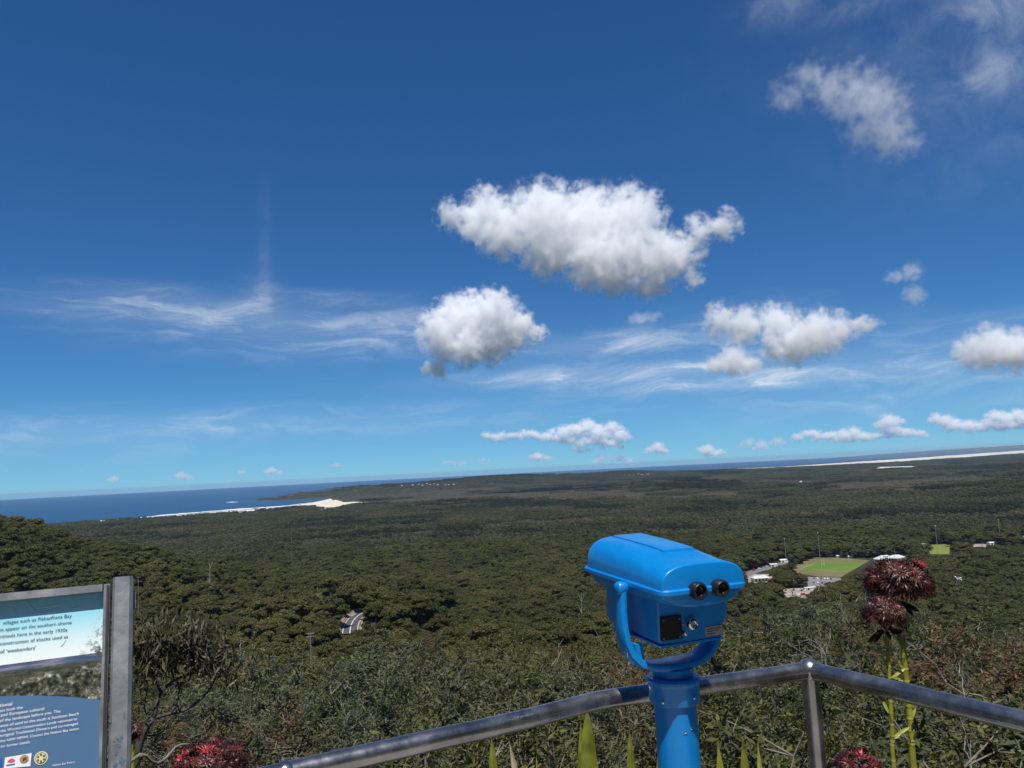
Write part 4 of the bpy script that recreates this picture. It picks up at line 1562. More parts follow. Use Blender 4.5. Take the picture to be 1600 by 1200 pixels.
# bare, dead shrubs standing out pale among the leaves
for i, (px, d, s, lab) in enumerate(((520, 12.5, 1.0, 'bare grey dead shrub left of the middle scrub'), (345, 9.0, .85, 'pale leafless shrub under the gum sapling'), (690, 21, 1.0, 'bleached upright dead shrub on the scrub edge in the middle'),
                                     (820, 19, 1.0, 'clump of bare twigs on the scrub edge left of the viewer'), (1290, 17, 1.05, 'bleached dead shrub above the railing corner'), (1335, 15, .9, 'second bleached dead shrub right of the railing corner'),
                                     (1560, 11, 1.1, 'bare pale branches at the right edge of the scrub'), (600, 9.5, .8, 'bare shrub low in the scrub above the left rail'), (1180, 9, .8, 'bare grey twigs between viewer post and railing corner'),
                                     (1480, 8.5, .8, 'grey bare twigs behind the right-hand rail'), (770, 8, .8, 'bare twigs close above the left rail'), (950, 15, .95, 'bare twigs on the scrub edge just left of the viewer'))):
    aa = math.degrees(azel(px, 1050)[0])
    x, y = pol(aa, d)
    r = empty('dead_shrub', (x, y, gz(x, y) - 0.15), i * 1.1)
    r.scale = (s, s, s * 1.05)
    link('branches', DEAD[i % 3], r)
    tag(r, lab, 'dead shrub', 'bare dead shrubs in the scrub')


# the gum sapling at the left, its branches in view
def limb(mb, pix, d, r0, r1, dd=0.0):
    n = len(pix)
    P = smooth_line([at_d(px, py, d + dd * i / (n - 1)) for i, (px, py) in enumerate(pix)], 14)
    mb.tube(P, [r0 + (r1 - r0) * k / 14 for k in range(15)], 7)


SD = 7.6
base = at_d(232, 1240, SD)
sap = empty('gum_sapling', (base.x, base.y, gz(base.x, base.y)))
off = -sap.location
mb = MB()
gbase = project(np.array([base.x]), np.array([base.y]), np.array([sap.location.z]))
limb(mb, [(float(gbase[0][0]), float(gbase[1][0])), (226, 1300), (212, 1210), (222, 1150), (240, 1122)], SD, 0.045, 0.026)
mb.v = [(x + off.x, y + off.y, z + off.z) for x, y, z in mb.v]
mb.build('trunk', DARKTWIG, sap, smooth=True)
for pix, r0, r1 in ([(240, 1122), (246, 1098), (252, 1082), (272, 1063), (300, 1052), (330, 1036)], .020, .006), ([(252, 1084), (244, 1066), (236, 1044), (232, 1010)], .012, .005), \
        ([(240, 1122), (262, 1116), (292, 1108), (318, 1088), (334, 1066), (342, 1036)], .018, .006), ([(280, 1110), (279, 1086), (283, 1066)], .010, .006), ([(236, 1128), (226, 1106), (232, 1070)], .008, .004), \
        ([(272, 1063), (266, 1040), (262, 1010), (270, 985)], .009, .004), ([(330, 1036), (345, 1030), (362, 1040)], .006, .003), ([(300, 1052), (312, 1050), (338, 1062)], .006, .003), \
        ([(222, 1150), (250, 1146), (275, 1120)], .009, .004):
    mb = MB()
    limb(mb, pix, SD, r0, r1, 0.2)
    mb.v = [(x + off.x, y + off.y, z + off.z) for x, y, z in mb.v]
    mb.build('branch', DARKTWIG, sap, smooth=True)
rng = np.random.default_rng(99)
Cs = []
for (px, py, rx, ry, k) in ((250, 1000, 50, 30, 620), (285, 990, 44, 24, 520), (318, 1010, 32, 26, 420), (232, 1030, 34, 26, 360), (275, 1028, 44, 24, 420), (350, 1035, 26, 18, 200), (325, 1040, 26, 16, 160), (212, 1005, 20, 26, 200), (372, 1050, 22, 14, 130)):
    c = at_d(px, py, SD + 0.15)
    v = rng.normal(0, 0.5, (k, 3))
    Cs.append(np.array(c - sap.location) + v * np.array([rx / FPX * SD, 0.32, ry / FPX * SD]))
C = np.concatenate(Cs)
L = rng.uniform(0.035, 0.075, len(C))
N = rng.normal(0, 1, (len(C), 3)) + np.array([0, -0.6, 0.5])
sl = mat_leaf('sapling_leaves', (0.035, 0.036, 0.018), (0.085, 0.078, 0.042), (0.19, 0.165, 0.10), rough=0.4, gloss=0.1, trans=0.2, pos_scale=2.0, rnd=0.1)
link('foliage', quads_mesh('foliage', C, N, L * 0.16, L, rng.uniform(0, 1, len(C)), sl, rng, droop=0.72, jit=0.3), sap)
tag(sap, 'gum sapling with dark bent branches right of the information sign', 'tree')
# a fallen pale limb at its foot
mb = MB()
p0 = at_d(206, 1192, 5.9)
fb = empty('fallen_branch', p0)
for pix, r0, r1 in (([(196, 1198), (222, 1178), (243, 1193), (262, 1182), (276, 1166), (296, 1163), (320, 1168)], .012, .007), ([(222, 1180), (214, 1196), (204, 1215)], .010, .006)):
    mb = MB()
    limb(mb, pix, 5.9, r0, r1, 0.3)
    mb.v = [(x - p0.x, y - p0.y, z - p0.z) for x, y, z in mb.v]
    mb.build('bough', TWIG, fb, smooth=True)
tag(fb, 'crooked pale bare branch below the sapling at bottom left', 'branch')


# bleached snags standing out of the forest below
def snag(seed, H):
    rg = random.Random(seed)
    mb = MB()
    P = [Vector((0, 0, -1))]
    for k in range(6):
        P.append(P[-1] + Vector((rg.uniform(-.4, .4), rg.uniform(-.4, .4), H / 6)))
    mb.tube(P, [.28 - .038 * k for k in range(7)], 6)
    for k in range(2, 7):
        for b in range(2):
            a = rg.uniform(0, 2 * PI)
            q = P[k] + Vector((math.cos(a), math.sin(a), rg.uniform(.5, 1.1))) * rg.uniform(.6, 1.1)
            q2 = q + Vector((math.cos(a + .5), math.sin(a + .5), rg.uniform(.7, 1.5))) * rg.uniform(.5, 1.0)
            mb.tube([P[k], q, q2], [.10, .06, .025], 5, cap=False)
    return mb.mesh('dead_trunk', PALE, fix=False)


SNAGS = [snag(5, 9.5), snag(6, 11), snag(8, 8)]
for i, (px, py, d, s, lab) in enumerate(((432, 950, 470, 1.35, 'bleached dead tree in the forest left of the road'), (500, 958, 440, 1.2, 'dead tree with forked top just left of the road'), (610, 958, 430, 1.3, 'dead tree in the forest right of the road'),
                                         (380, 1000, 300, 1.0, 'pale snag in the forest right of the sapling'), (905, 915, 420, 1.35, 'pale bare tree left of the blue viewer'), (1110, 985, 210, .8, 'pale snag under the viewer yoke'),
                                         (70, 835, 690, 1.5, 'bleached tree on the left spur'),
                                         (1315, 930, 640, 1.5, 'forked pale dead tree left of the tall red flower'), (690, 925, 520, 1.3, 'pale trunk in the middle forest'), (330, 880, 640, 1.5, 'pale dead tree in the left forest'))):
    p = at_d(px, py, d)
    g = gz(p.x, p.y)
    h = max((9.5, 11, 8)[i % 3] * s, p.z - g)
    r = empty('dead_tree', (p.x, p.y, g), i * 0.9)
    k = h / (9.5, 11, 8)[i % 3]
    r.scale = (s, s, k)
    link('dead_trunk', SNAGS[i % 3], r)
    tag(r, lab, 'dead tree', 'bleached dead trees in the forest')

# ------------------------------------------------------------------ lookout deck and railing
GROUND_Z = CZ - 1.65
GALV = principled('galvanised_rail', (0.34, 0.335, 0.33), 0.27, metal=0.92, vary=0.35, vscale=14, bump=0.12, bscale=90)
joint = at_d(1265, 1047, 2.45)
RAILZ = joint.z
rail_left = [joint] + [at_z(px, py, RAILZ) for px, py in ((1180, 1060), (1090, 1072.5), (1040, 1080), (1000, 1085), (960, 1090.5), (925, 1097), (890, 1106), (840, 1119), (770, 1136), (700, 1151), (600, 1174), (520, 1192), (446, 1209))]
rail_right = [joint, at_z(1430, 1086.5, RAILZ), at_z(1600, 1128, RAILZ)]
rail_right.append(rail_right[-1] + (rail_right[-1] - joint) * 0.9)
lend = rail_left[-1]
lnext = lend + (lend - rail_left[-4]).normalized() * 1.4
railing = empty('safety_railing', (joint.x, joint.y, GROUND_Z))
RO = railing.location
RR = 0.0242


def rel(P, o):
    return [Vector(p) - Vector(o) for p in P]


MB().tube(rel(smooth_line(rail_left, 60), RO), RR, 24).build('top_rail', GALV, railing, smooth=60)
MB().tube(rel(rail_right, RO), RR, 24).build('top_rail', GALV, railing, smooth=60)
MB().tube(rel([lend, lnext], RO), RR * 0.98, 24).build('top_rail', GALV, railing, smooth=60)
for p in (joint, lend, rail_right[-1]):
    q = Vector(p) - RO
    MB().tube([(q.x, q.y, 0), (q.x, q.y, q.z)], RR * 0.97, 24).build('post', GALV, railing, smooth=60)
    k = 1.36 if p is joint else 1.12
    MB().lathe([(.002, RR * k)] + [(RR * k * math.sin(t), RR * k * math.cos(t)) for t in np.linspace(.15, 2.9, 12)], (q.x, q.y, q.z), 24).build('ball_joint', GALV, railing, smooth=60)
    MB().lathe([(.055, 0), (.055, .008), (.045, .01)], (q.x, q.y, 0), 20).build('base_flange', GALV, railing)
low = [Vector((p.x, p.y, RAILZ - 0.5)) for p in smooth_line(rail_left, 20)]
MB().tube(rel(low, RO), RR * 0.8, 16).build('lower_rail', GALV, railing, smooth=60)
MB().tube(rel([Vector((p.x, p.y, RAILZ - 0.5)) for p in rail_right], RO), RR * 0.8, 16).build('lower_rail', GALV, railing, smooth=60)
tag(railing, 'bent galvanised pipe railing around the lookout edge', 'railing')
edge = [p for p in smooth_line(rail_left, 12)][::-1]
edge = [lnext] + edge + rail_right[1:]
cen = Vector((0, 0, 0))
out = []
for p in edge:
    v = Vector((p.x, p.y, 0))
    out.append(v + v.normalized() * 0.16)
pl = [(-3, 0.4), (-3.2, -3.5), (4, -3.5)] + [(v.x, v.y) for v in out[::-1]]
m = MB()
n = len(pl)
m.add([(x, y, GROUND_Z - 0.35) for x, y in pl] + [(x, y, GROUND_Z) for x, y in pl],
      [tuple(range(n)), tuple(range(n, 2 * n))] + [(i, (i + 1) % n, n + (i + 1) % n, n + i) for i in range(n)])
deck = m.build('lookout_deck', principled('concrete_deck', (0.36, 0.34, 0.31), 0.9, vary=0.2, vscale=5, bump=0.3))
tag(deck, 'concrete deck of the lookout', kind='structure')

# ------------------------------------------------------------------ coin-operated viewer
def mat_enamel():
    """weathered blue enamel: faint fading, grime in patches, a few chips through to the primer"""
    m = bpy.data.materials.new('blue_enamel')
    m.use_nodes = True
    t = NT(m.node_tree)
    bs = t.n['Principled BSDF']
    co = t.node('ShaderNodeTexCoord').outputs['Object']
    n1 = t.noise(co, 7.0, 6, 0.6)
    n2 = t.noise(co, 55.0, 5, 0.65)
    n3 = t.noise(t.vmath('MULTIPLY', co, (30.0, 30.0, 5.0)), 1.0, 4, 0.6)
    c = t.mix(t.maprange(n1, 0.35, 0.68), (0.0, 0.198, 0.55, 1), (0.002, 0.226, 0.63, 1))
    c = t.mix(t.math('MULTIPLY', t.maprange(n3, 0.55, 0.75), 0.22), c, (0.01, 0.10, 0.25, 1))
    chips = t.maprange(t.math('ADD', n2, t.math('MULTIPLY', t.math('SUBTRACT', n1, 0.5), 0.5)), 0.735, 0.75)
    c = t.mix(chips, c, (0.10, 0.13, 0.17, 1))
    t.put(bs.inputs['Base Color'], c)
    t.put(bs.inputs['Roughness'], t.maprange(n2, 0.3, 0.7, 0.28, 0.48))
    bs.inputs['Specular IOR Level'].default_value = 0.45
    bs.inputs['Coat Weight'].default_value = 0.2
    bs.inputs['Coat Roughness'].default_value = 0.15
    b = t.node('ShaderNodeBump')
    b.inputs['Strength'].default_value = 0.12
    b.inputs['Distance'].default_value = 0.002
    t.l.new(t.noise(co, 30.0, 5, 0.6), b.inputs['Height'])
    t.l.new(b.outputs[0], bs.inputs['Normal'])
    return m


BLUE = mat_enamel()
BLACK = principled('black_rubber', (0.012, 0.012, 0.013), 0.38)
BLACKPLATE = principled('black_plate', (0.008, 0.008, 0.009), 0.35)
CHROME = principled('chrome', (0.7, 0.7, 0.7), 0.12, metal=1.0)
LENS = principled('eyepiece_lens', (0.01, 0.012, 0.014), 0.10, spec=0.35)
PLATE = principled('stamped_plate', (0.42, 0.40, 0.38), 0.4, metal=0.5, vary=0.15, vscale=60)
post = at_d(1052, 1060, 2.03)
HEADZ = at_d(1107, 918, 1.856).z - GROUND_Z
viewer = empty('coin_viewer', (post.x, post.y, GROUND_Z), RAD(21))
HY = -0.166                                        # the eyepiece end sits this far behind the post's axis
TILT = RAD(2.0)


def hd(x, y, z):
    """head coordinates (y from the eyepiece end forward, z from the rim) -> viewer coordinates, tipped up slightly"""
    yy = y + HY
    return (x, yy * math.cos(TILT) - z * math.sin(TILT), HEADZ + z * math.cos(TILT) + yy * math.sin(TILT))


def half_ring(w, h, y, n=20, e=3.0, sgn=1, wb=None):
    pts = []
    for k in range(n + 1):
        t = PI * k / n
        c, s = math.cos(t), math.sin(t)
        x = w * math.copysign(abs(c) ** (2 / e), c)
        z = h * abs(s) ** (2 / e) * sgn
        pts.append(hd(x, y, z))
    return pts


def shell(stations, sgn, e):
    return MB().loft([half_ring(w, h, y, 22, e, sgn) for y, w, h in stations])


up = [(0.0, .1105, .0545), (.0008, .1132, .0567), (.0030, .1152, .0585), (.006, .1158, .059), (.03, .116, .060), (.06, .115, .0625), (.10, .113, .069), (.14, .112, .075), (.20, .111, .079), (.30, .109, .083),
      (.385, .107, .085), (.405, .104, .082), (.417, .097, .074), (.424, .084, .060), (.427, .060, .04)]
shell_o = shell(up, 1, 3.0).build('upper_shell', BLUE, viewer, smooth=50)
lo = [(.001, .100, .038), (.003, .106, .0415), (.03, .112, .047), (.10, .112, .054), (.25, .108, .064), (.36, .104, .066), (.40, .098, .058), (.417, .088, .04), (.424, .07, .02)]
shell(lo, -1, 2.4).build('lower_shell', BLUE, viewer, smooth=50)


def rrect(w0, w1, y0, y1, r, z, n=6):
    P = []
    for (cx, cy, a0) in ((w1 - r, y1 - r, 0), (-w1 + r, y1 - r, 90), (-w0 + r, y0 + r, 180), (w0 - r, y0 + r, 270)):
        for k in range(n + 1):
            a = RAD(a0 + 90 * k / n)
            P.append(hd(cx + r * math.cos(a), cy + r * math.sin(a), z))
    return P


MB().loft([rrect(.119, .109, -.006, .426, .026, -.010), rrect(.122, .112, -.009, .429, .028, -.007), rrect(.122, .112, -.009, .429, .028, .001), rrect(.119, .109, -.006, .426, .026, .004)]).build('rim_band', BLUE, viewer, smooth=40)
# raised rib along the top of the shell
tp = MB()
rings = []
for y, z in ((.115, .0710), (.118, .0765), (.16, .0800), (.25, .0845), (.375, .0880), (.385, .0835)):
    rings.append([hd(-.036, y, z - .012), hd(-.034, y, z - .001), hd(-.031, y, z), hd(.052, y, z), hd(.055, y, z - .001), hd(.057, y, z - .012)])
tp.loft(rings)
tp.build('top_plate', BLUE, shell_o, smooth=30)
# coin box under the optics
prof = [(-.097, -.030), (-.098, -.122), (-.093, -.131), (-.084, -.135), (.070, -.135), (.080, -.130), (.083, -.122), (.084, -.100), (.090, -.096), (.094, -.091), (.097, -.080), (.098, -.030)]
MB().loft([[hd(x * s, y, z + dz) for x, z in prof] for y, s, dz in ((.052, .965, .004), (.056, 1, 0), (.300, 1, .004), (.318, .96, .010))]).build('coin_box', BLUE, viewer, smooth=30)
MB().loft([[hd(x * s * 1.02, y, z) for x, z in ((-.096, -.133), (-.094, -.1385), (.076, -.1385), (.078, -.133))] for y, s in ((.050, 1), (.29, 1))]).build('base_seam', BLUE, viewer)
cp = MB()
cp.loft([[hd(x, y, z) for x, z in ((-.094, -.068), (-.094, -.121), (-.038, -.121), (-.038, -.068))] for y in (.053, .046)])
coin = cp.build('coin_plate', BLACKPLATE, viewer)
for x in (-.088, -.044):
    for z in (-.074, -.115):
        m = MB().lathe([(.0035, 0), (.0035, -.0015), (.002, -.0025)], (0, 0, 0), 10, axis='Y')
        m.v = [hd(a + x, b + .0458, c + z) for a, b, c in m.v]
        m.build('screw', principled('dull_screw', (0.12, 0.12, 0.12), 0.4, metal=0.8), coin)
m = MB().lathe([(.0135, .003), (.0135, -.012), (.0125, -.014), (.0085, -.015), (.008, -.011)], (0, 0, 0), 28, axis='Y')
m.v = [hd(a - .012, b + .050, c - .090) for a, b, c in m.v]
m.build('coin_dial', CHROME, viewer, smooth=40)
m = MB().lathe([(.005, .003), (.005, -.010), (.003, -.012)], (0, 0, 0), 14, axis='Y')
m.v = [hd(a - .034, b + .045, c - .108) for a, b, c in m.v]
m.build('return_button', CHROME, viewer, smooth=40)
MB().loft([[hd(x, y, z) for x, z in ((.030, -.1045), (.030, -.126), (.079, -.126), (.079, -.1045))] for y in (.0535, .0495)]).build('maker_plate', PLATE, viewer)
for k in range(3):
    MB().loft([[hd(x, y, z) for x, z in ((.034, -.109 - k * .0055), (.034, -.1105 - k * .0055), (.074 - .008 * k, -.1105 - k * .0055), (.074 - .008 * k, -.109 - k * .0055))] for y in (.0494, .0490)]).build('stamped_line', BLACKPLATE, viewer)
# eyepieces: flared rubber cups around a lens
for ex in (-.0275, .0335):
    m = MB().lathe([(.0200, .012), (.0205, -.006), (.0225, -.012), (.0228, -.020), (.0215, -.027), (.0185, -.031), (.0155, -.030), (.0135, -.022), (.0125, -.016)], (0, 0, 0), 32, axis='Y')
    m.v = [hd(a * .92 + ex, b * .9, c * .92 - .002) for a, b, c in m.v]
    e = m.build('eyepiece', BLACK, viewer, smooth=50)
    m = MB().lathe([(.0126, -.0155), (.009, -.0175), (.004, -.0185), (.0005, -.0187)], (0, 0, 0), 24, axis='Y')
    m.v = [hd(a * .92 + ex, b * .9, c * .92 - .002) for a, b, c in m.v]
    m.build('lens', LENS, e, smooth=60)
    m = MB().lathe([(.0135, -.0195), (.0125, -.0205), (.0118, -.0195)], (0, 0, 0), 24, axis='Y')
    m.v = [hd(a * .92 + ex, b * .9, c * .92 - .002) for a, b, c in m.v]
    m.build('lens_ring', BLACKPLATE, e, smooth=60)
# yoke
YP = [(-.128, -.012), (-.130, -.03), (-.133, -.07), (-.135, -.105), (-.132, -.14), (-.121, -.172), (-.098, -.196), (-.066, -.209), (-.03, -.213), (0, -.214)]
YP = YP + [(-x, z) for x, z in YP[-2::-1]]
rings = []
for i, (x, z) in enumerate(YP):
    a, b = YP[max(i - 1, 0)], YP[min(i + 1, len(YP) - 1)]
    t = Vector((b[0] - a[0], b[1] - a[1])).normalized()
    nn = Vector((-t.y, t.x))
    f = abs(i - (len(YP) - 1) / 2) / ((len(YP) - 1) / 2)
    hw = .046 - .031 * min(1, f * 1.25) if f < .8 else .0150
    ht = .0105 if f < 0.75 else .0095
    ring = []
    for k in range(12):
        an = 2 * PI * k / 12
        cx, sx = math.cos(an), math.sin(an)
        dy = hw * math.copysign(abs(cx) ** .45, cx)
        dn = ht * math.copysign(abs(sx) ** .6, sx)
        ring.append((x + nn.x * dn, dy, HEADZ + z + nn.y * dn))
    rings.append(ring)
MB().loft(rings).build('yoke', BLUE, viewer, smooth=45)
for s in (-1, 1):
    m = MB().lathe([(.004, .0), (.012, .001), (.0165, .006), (.0165, .020), (.014, .024), (.012, .040)], (0, 0, 0), 24, axis='X')
    m.v = [(s * (-.146 + a), b, HEADZ - .014 + c) for a, b, c in m.v]
    m.build('pivot_boss', BLUE, viewer, smooth=50)
MB().box((-.098, 0, HEADZ - .172), (.022, .03, .042), top=(1, .9)).build('stop_lug', BLUE, viewer)
zc = HEADZ
MB().lathe([(.040, zc - .212), (.052, zc - .220), (.053, zc - .228), (.050, zc - .231), (.050, zc - .238), (.056, zc - .2385)], (0, 0, 0), 40).build('swivel', BLUE, viewer, smooth=40)
MB().lathe([(.050, zc - .2387), (.064, zc - .2400), (.0685, zc - .245), (.0685, zc - .251), (.064, zc - .256), (.0630, zc - .262), (.0625, zc - .298), (.060, zc - .303), (.0525, zc - .306)], (0, 0, 0), 48).build('collar', BLUE, viewer, smooth=40)
MB().lathe([(.054, 0), (.0525, .02), (.0522, zc - .300)], (0, 0, 0), 48).build('post', BLUE, viewer, smooth=40)
MB().lathe([(.10, 0), (.10, .012), (.095, .014)], (0, 0, 0), 40).build('base_flange', BLUE, viewer, smooth=40)
for a, z, r in ((-52, .283, .0042), (-128, .29, .0042), (-78, .362, .0036), (-58, .356, .0036)):
    m = MB().lathe([(r, 0), (r, .002), (r * .5, .003)], (0, 0, 0), 12, axis='Y')
    rr = .0628 if z < .3 else .0522
    ang = RAD(a) - RAD(21)
    u, v = Vector((math.cos(ang), math.sin(ang))), Vector((-math.sin(ang), math.cos(ang)))
    m.v = [(u.x * (rr + b) + v.x * aa, u.y * (rr + b) + v.y * aa, zc - z + c) for aa, b, c in m.v]
    m.build('rivet', CHROME, viewer)
tag(viewer, 'bright blue coin-operated binocular viewer on a post behind the railing bend', 'viewer')

# ------------------------------------------------------------------ information sign
U = Vector((math.sin(RAD(66)), math.cos(RAD(66)), 0))
NH = Vector((U.y, -U.x, 0))
LEAN = RAD(15)
V = Vector((0, 0, 1)) * math.cos(LEAN) - NH * math.sin(LEAN)
NN = U.cross(V).normalized()
if NN.dot(NH) < 0:
    NN = -NN
SO = at_d(177, 912, 1.66)                            # top inner corner of the right-hand post


def onboard(px, py, lift=0.0):
    o = Vector((0, 0, CZ))
    d = ray(px, py)
    c = SO + NN * lift
    t = (c - o).dot(NN) / d.dot(NN)
    p = o + d * t - SO
    return p.dot(U), p.dot(V)


sign = empty('information_sign', SO)
M3 = Matrix((U, V, NN)).transposed()
sign.rotation_euler = M3.to_euler()
ALU = principled('aluminium_frame', (0.27, 0.275, 0.29), 0.45, metal=0.5, vary=0.25, vscale=25, bump=0.15, bscale=160)
ztop = (SO.z - GROUND_Z) / V.z
WB = 0.98                                            # board width
u1, v1 = onboard(209, 903)
PW = u1
m = MB()
pr = [(0.0, -.02), (0.0, .016), (.004, .020), (PW - .006, .020), (PW, .014), (PW, -.02)]
m.loft([[(x, y, z) for x, z in pr] for y in (-ztop, .004, .006)])
m.loft([[(PW * .5 + (x - PW * .5) * .96, y, z * .9) for x, z in pr] for y in (.006, .009)])
pst = m.build('post', ALU, sign, smooth=30)
m = MB()
m.loft([[(x - WB - PW, y, z) for x, z in pr] for y in (-ztop, .004, .006)])
m.build('post', ALU, sign, smooth=30)
fu, fv = onboard(163, 930)
fw = -fu - .004
BH = 0.86
frt = .013
for nm, c, s in (('frame_rail', (-.004 - fw / 2, -BH / 2 - .002, 0.004), (fw, BH, .026)), ('frame_rail', (-WB + fw / 2 + .004, -BH / 2 - .002, 0.004), (fw, BH, .026)),
                 ('frame_rail', (-WB / 2, -frt / 2 - .002, .005), (WB - 2 * fw - .012, frt, .030)), ('frame_rail', (-WB / 2, -BH + frt / 2, .005), (WB - 2 * fw - .012, frt, .030))):
    MB().box(c, s).build(nm, ALU, sign)
MB().box((-.0075, -BH / 2, .0185), (.004, BH - .01, .004)).build('glazing_bead', principled('dark_gasket', (0.03, 0.03, 0.035), 0.6), sign)


def mat_print():
    m = bpy.data.materials.new('printed_panel')
    m.use_nodes = True
    t = NT(m.node_tree)
    bs = t.n['Principled BSDF']
    co = t.node('ShaderNodeTexCoord').outputs['Object']
    x, y, z = t.sep(co)
    hu0, hv0 = onboard(0, 1039.5)
    hu1, hv1 = onboard(127, 1023)
    hk = (hv1 - hv0) / (hu1 - hu0)
    horizon = t.math('ADD', t.math('MULTIPLY', t.math('SUBTRACT', x, hu0), hk), hv0)
    top = onboard(80, 925)[1]
    f = t.math('DIVIDE', t.math('SUBTRACT', y, horizon), top - hv0)
    skyc = t.ramp(f, [(0.0, (0.86, 0.92, 0.92)), (0.22, (0.72, 0.88, 0.90)), (0.55, (0.38, 0.74, 0.86)), (1.0, (0.19, 0.56, 0.78))])
    n1 = t.noise(co, 120, 6, 0.75)
    n2 = t.noise(co, 45, 5, 0.6)
    n3 = t.noise(t.vmath('MULTIPLY', co, (14.0, 160.0, 1.0)), 1.0, 4, 0.6)
    scrub = t.ramp(t.math('ADD', t.math('MULTIPLY', n1, 0.65), t.math('MULTIPLY', n2, 0.35)), [(0.42, (0.010, 0.013, 0.010)), (0.5, (0.065, 0.07, 0.045)), (0.57, (0.22, 0.22, 0.17)), (0.63, (0.66, 0.66, 0.60))])
    hills = t.ramp(n3, [(0.35, (0.05, 0.08, 0.16)), (0.5, (0.10, 0.13, 0.21)), (0.65, (0.26, 0.26, 0.31))])
    plain = t.ramp(t.math('ADD', t.math('MULTIPLY', n3, .5), t.math('MULTIPLY', n1, .5)), [(0.4, (0.03, 0.035, 0.03)), (0.55, (0.10, 0.10, 0.07)), (0.68, (0.5, 0.48, 0.40))])
    below = t.math('SUBTRACT', horizon, y)
    wob = t.math('MULTIPLY', t.math('SUBTRACT', n2, 0.5), 0.02)
    land = t.mix(t.maprange(below, 0.010, 0.014), hills, plain)
    ridge = t.math('ADD', t.math('SUBTRACT', below, t.math('MULTIPLY', t.math('ADD', x, 0.02), -0.13)), wob)
    land = t.mix(t.maprange(ridge, 0.017, 0.021), land, scrub)
    c = t.mix(t.maprange(below, -0.0005, 0.0005), skyc, land)
    # gum sprigs at the right edge of the print
    leafy = t.math('MULTIPLY', t.maprange(t.noise(co, 120, 6, 0.75), 0.50, 0.56), t.maprange(t.math('ADD', x, t.math('MULTIPLY', t.math('SUBTRACT', y, horizon), -0.42)), -0.060, -0.022))
    leafy = t.math('MULTIPLY', leafy, t.maprange(f, 0.62, 0.45))
    leafy = t.math('MULTIPLY', leafy, t.maprange(below, 0.02, 0.0))
    c = t.mix(leafy, c, (0.07, 0.075, 0.06, 1))
    # blue text field below an arc
    pts = [onboard(*p) for p in ((0, 1088), (66, 1087), (105, 1088.5), (150, 1093))]
    A = np.polyfit([p[0] for p in pts], [p[1] for p in pts], 2)
    arc = t.math('ADD', t.math('ADD', t.math('MULTIPLY', t.math('MULTIPLY', x, x), float(A[0])), t.math('MULTIPLY', x, float(A[1]))), float(A[2]))
    n4 = t.noise(co, 9, 4, 0.6)
    blue = t.mix(n4, (0.070, 0.150, 0.28, 1), (0.100, 0.190, 0.33, 1))
    c = t.mix(t.maprange(t.math('SUBTRACT', arc, y), -0.0004, 0.0004), c, blue)
    t.put(bs.inputs['Base Color'], c)
    bs.inputs['Roughness'].default_value = 0.32
    bs.inputs['Specular IOR Level'].default_value = 0.35
    return m


panel = MB().box((-WB / 2, -BH / 2, -.005), (WB - 2 * fw + .004, BH - 2 * frt + .006, .006)).build('printed_panel', mat_print(), sign)
PZ = -.0017
DKTXT = principled('dark_print', (0.035, 0.10, 0.15), 0.5)
WHTXT = principled('white_print', (0.80, 0.83, 0.86), 0.5)


def text_line(s, xl, yl, xr, yr, mat, xh=None, bold=0.0):
    a, b = onboard(xl, yl, PZ), onboard(xr, yr, PZ)
    cu = bpy.data.curves.new('text', 'FONT')
    cu.body = s
    cu.align_x = 'LEFT'
    cu.size = 1.0
    cu.offset = bold
    to = bpy.data.objects.new('text', cu)
    COL.objects.link(to)
    me = bpy.data.meshes.new_from_object(to)
    bpy.data.objects.remove(to)
    n = len(me.vertices)
    co = np.zeros(n * 3)
    me.vertices.foreach_get('co', co)
    co = co.reshape(-1, 3)
    w = co[:, 0].max() - co[:, 0].min()
    k = math.hypot(b[0] - a[0], b[1] - a[1]) / w
    ang = math.atan2(b[1] - a[1], b[0] - a[0])
    X, Y = (co[:, 0] - co[:, 0].min()) * k, co[:, 1] * k
    out = np.stack([a[0] + X * math.cos(ang) - Y * math.sin(ang), a[1] + X * math.sin(ang) + Y * math.cos(ang), np.full(n, PZ + .0006)], -1)
    me.vertices.foreach_set('co', out.ravel())
    me.materials.clear()
    me.materials.append(mat)
    me.update()
    o = link('text_line', me, sign)
    return o


TOPT = [('villages such as Fishermans Bay', 4, 976, 112, 964.5), ('to appear on the southern shores', -2, 986.8, 112, 974.8), ('peninsula here in the early 1930s', -8, 998, 105, 986.5),
        ('construction of shacks used as', 0, 1008.5, 106, 997), ("of 'weekenders'", 0, 1021, 56, 1014.5)]
for s, a, b, c, d in TOPT:
    text_line(s, a, b, c, d, DKTXT, bold=0.004)
BOTT = [('national', -8, 1106, 19, 1102), ('protect both the', -14, 1115, 35.4, 1107.2), ('religious and European cultural', -28, 1124.5, 69, 1109.3), ('heritage of the landscape before you. The', -26, 1132.5, 94.5, 1113),
        ('expanse of sand to the south is Stockton Beach', -10, 1138, 123, 1117), ('part of the Worimi Conservation Lands returned to', -20, 1147.5, 120.5, 1125), ('Aboriginal Traditional Owners and co-managed', -6, 1152.5, 121.8, 1132.3),
        ('the NSW NPWS. Contact the Nelson Bay visitor', 0, 1160, 123.6, 1140), ('for further details.', 1, 1168.5, 47.5, 1160.8)]
for s, a, b, c, d in BOTT:
    text_line(s, a, b, c, d, WHTXT, bold=0.006)
text_line('Nelson Bay Rotary', 82, 1197.5, 117, 1191.5, WHTXT)


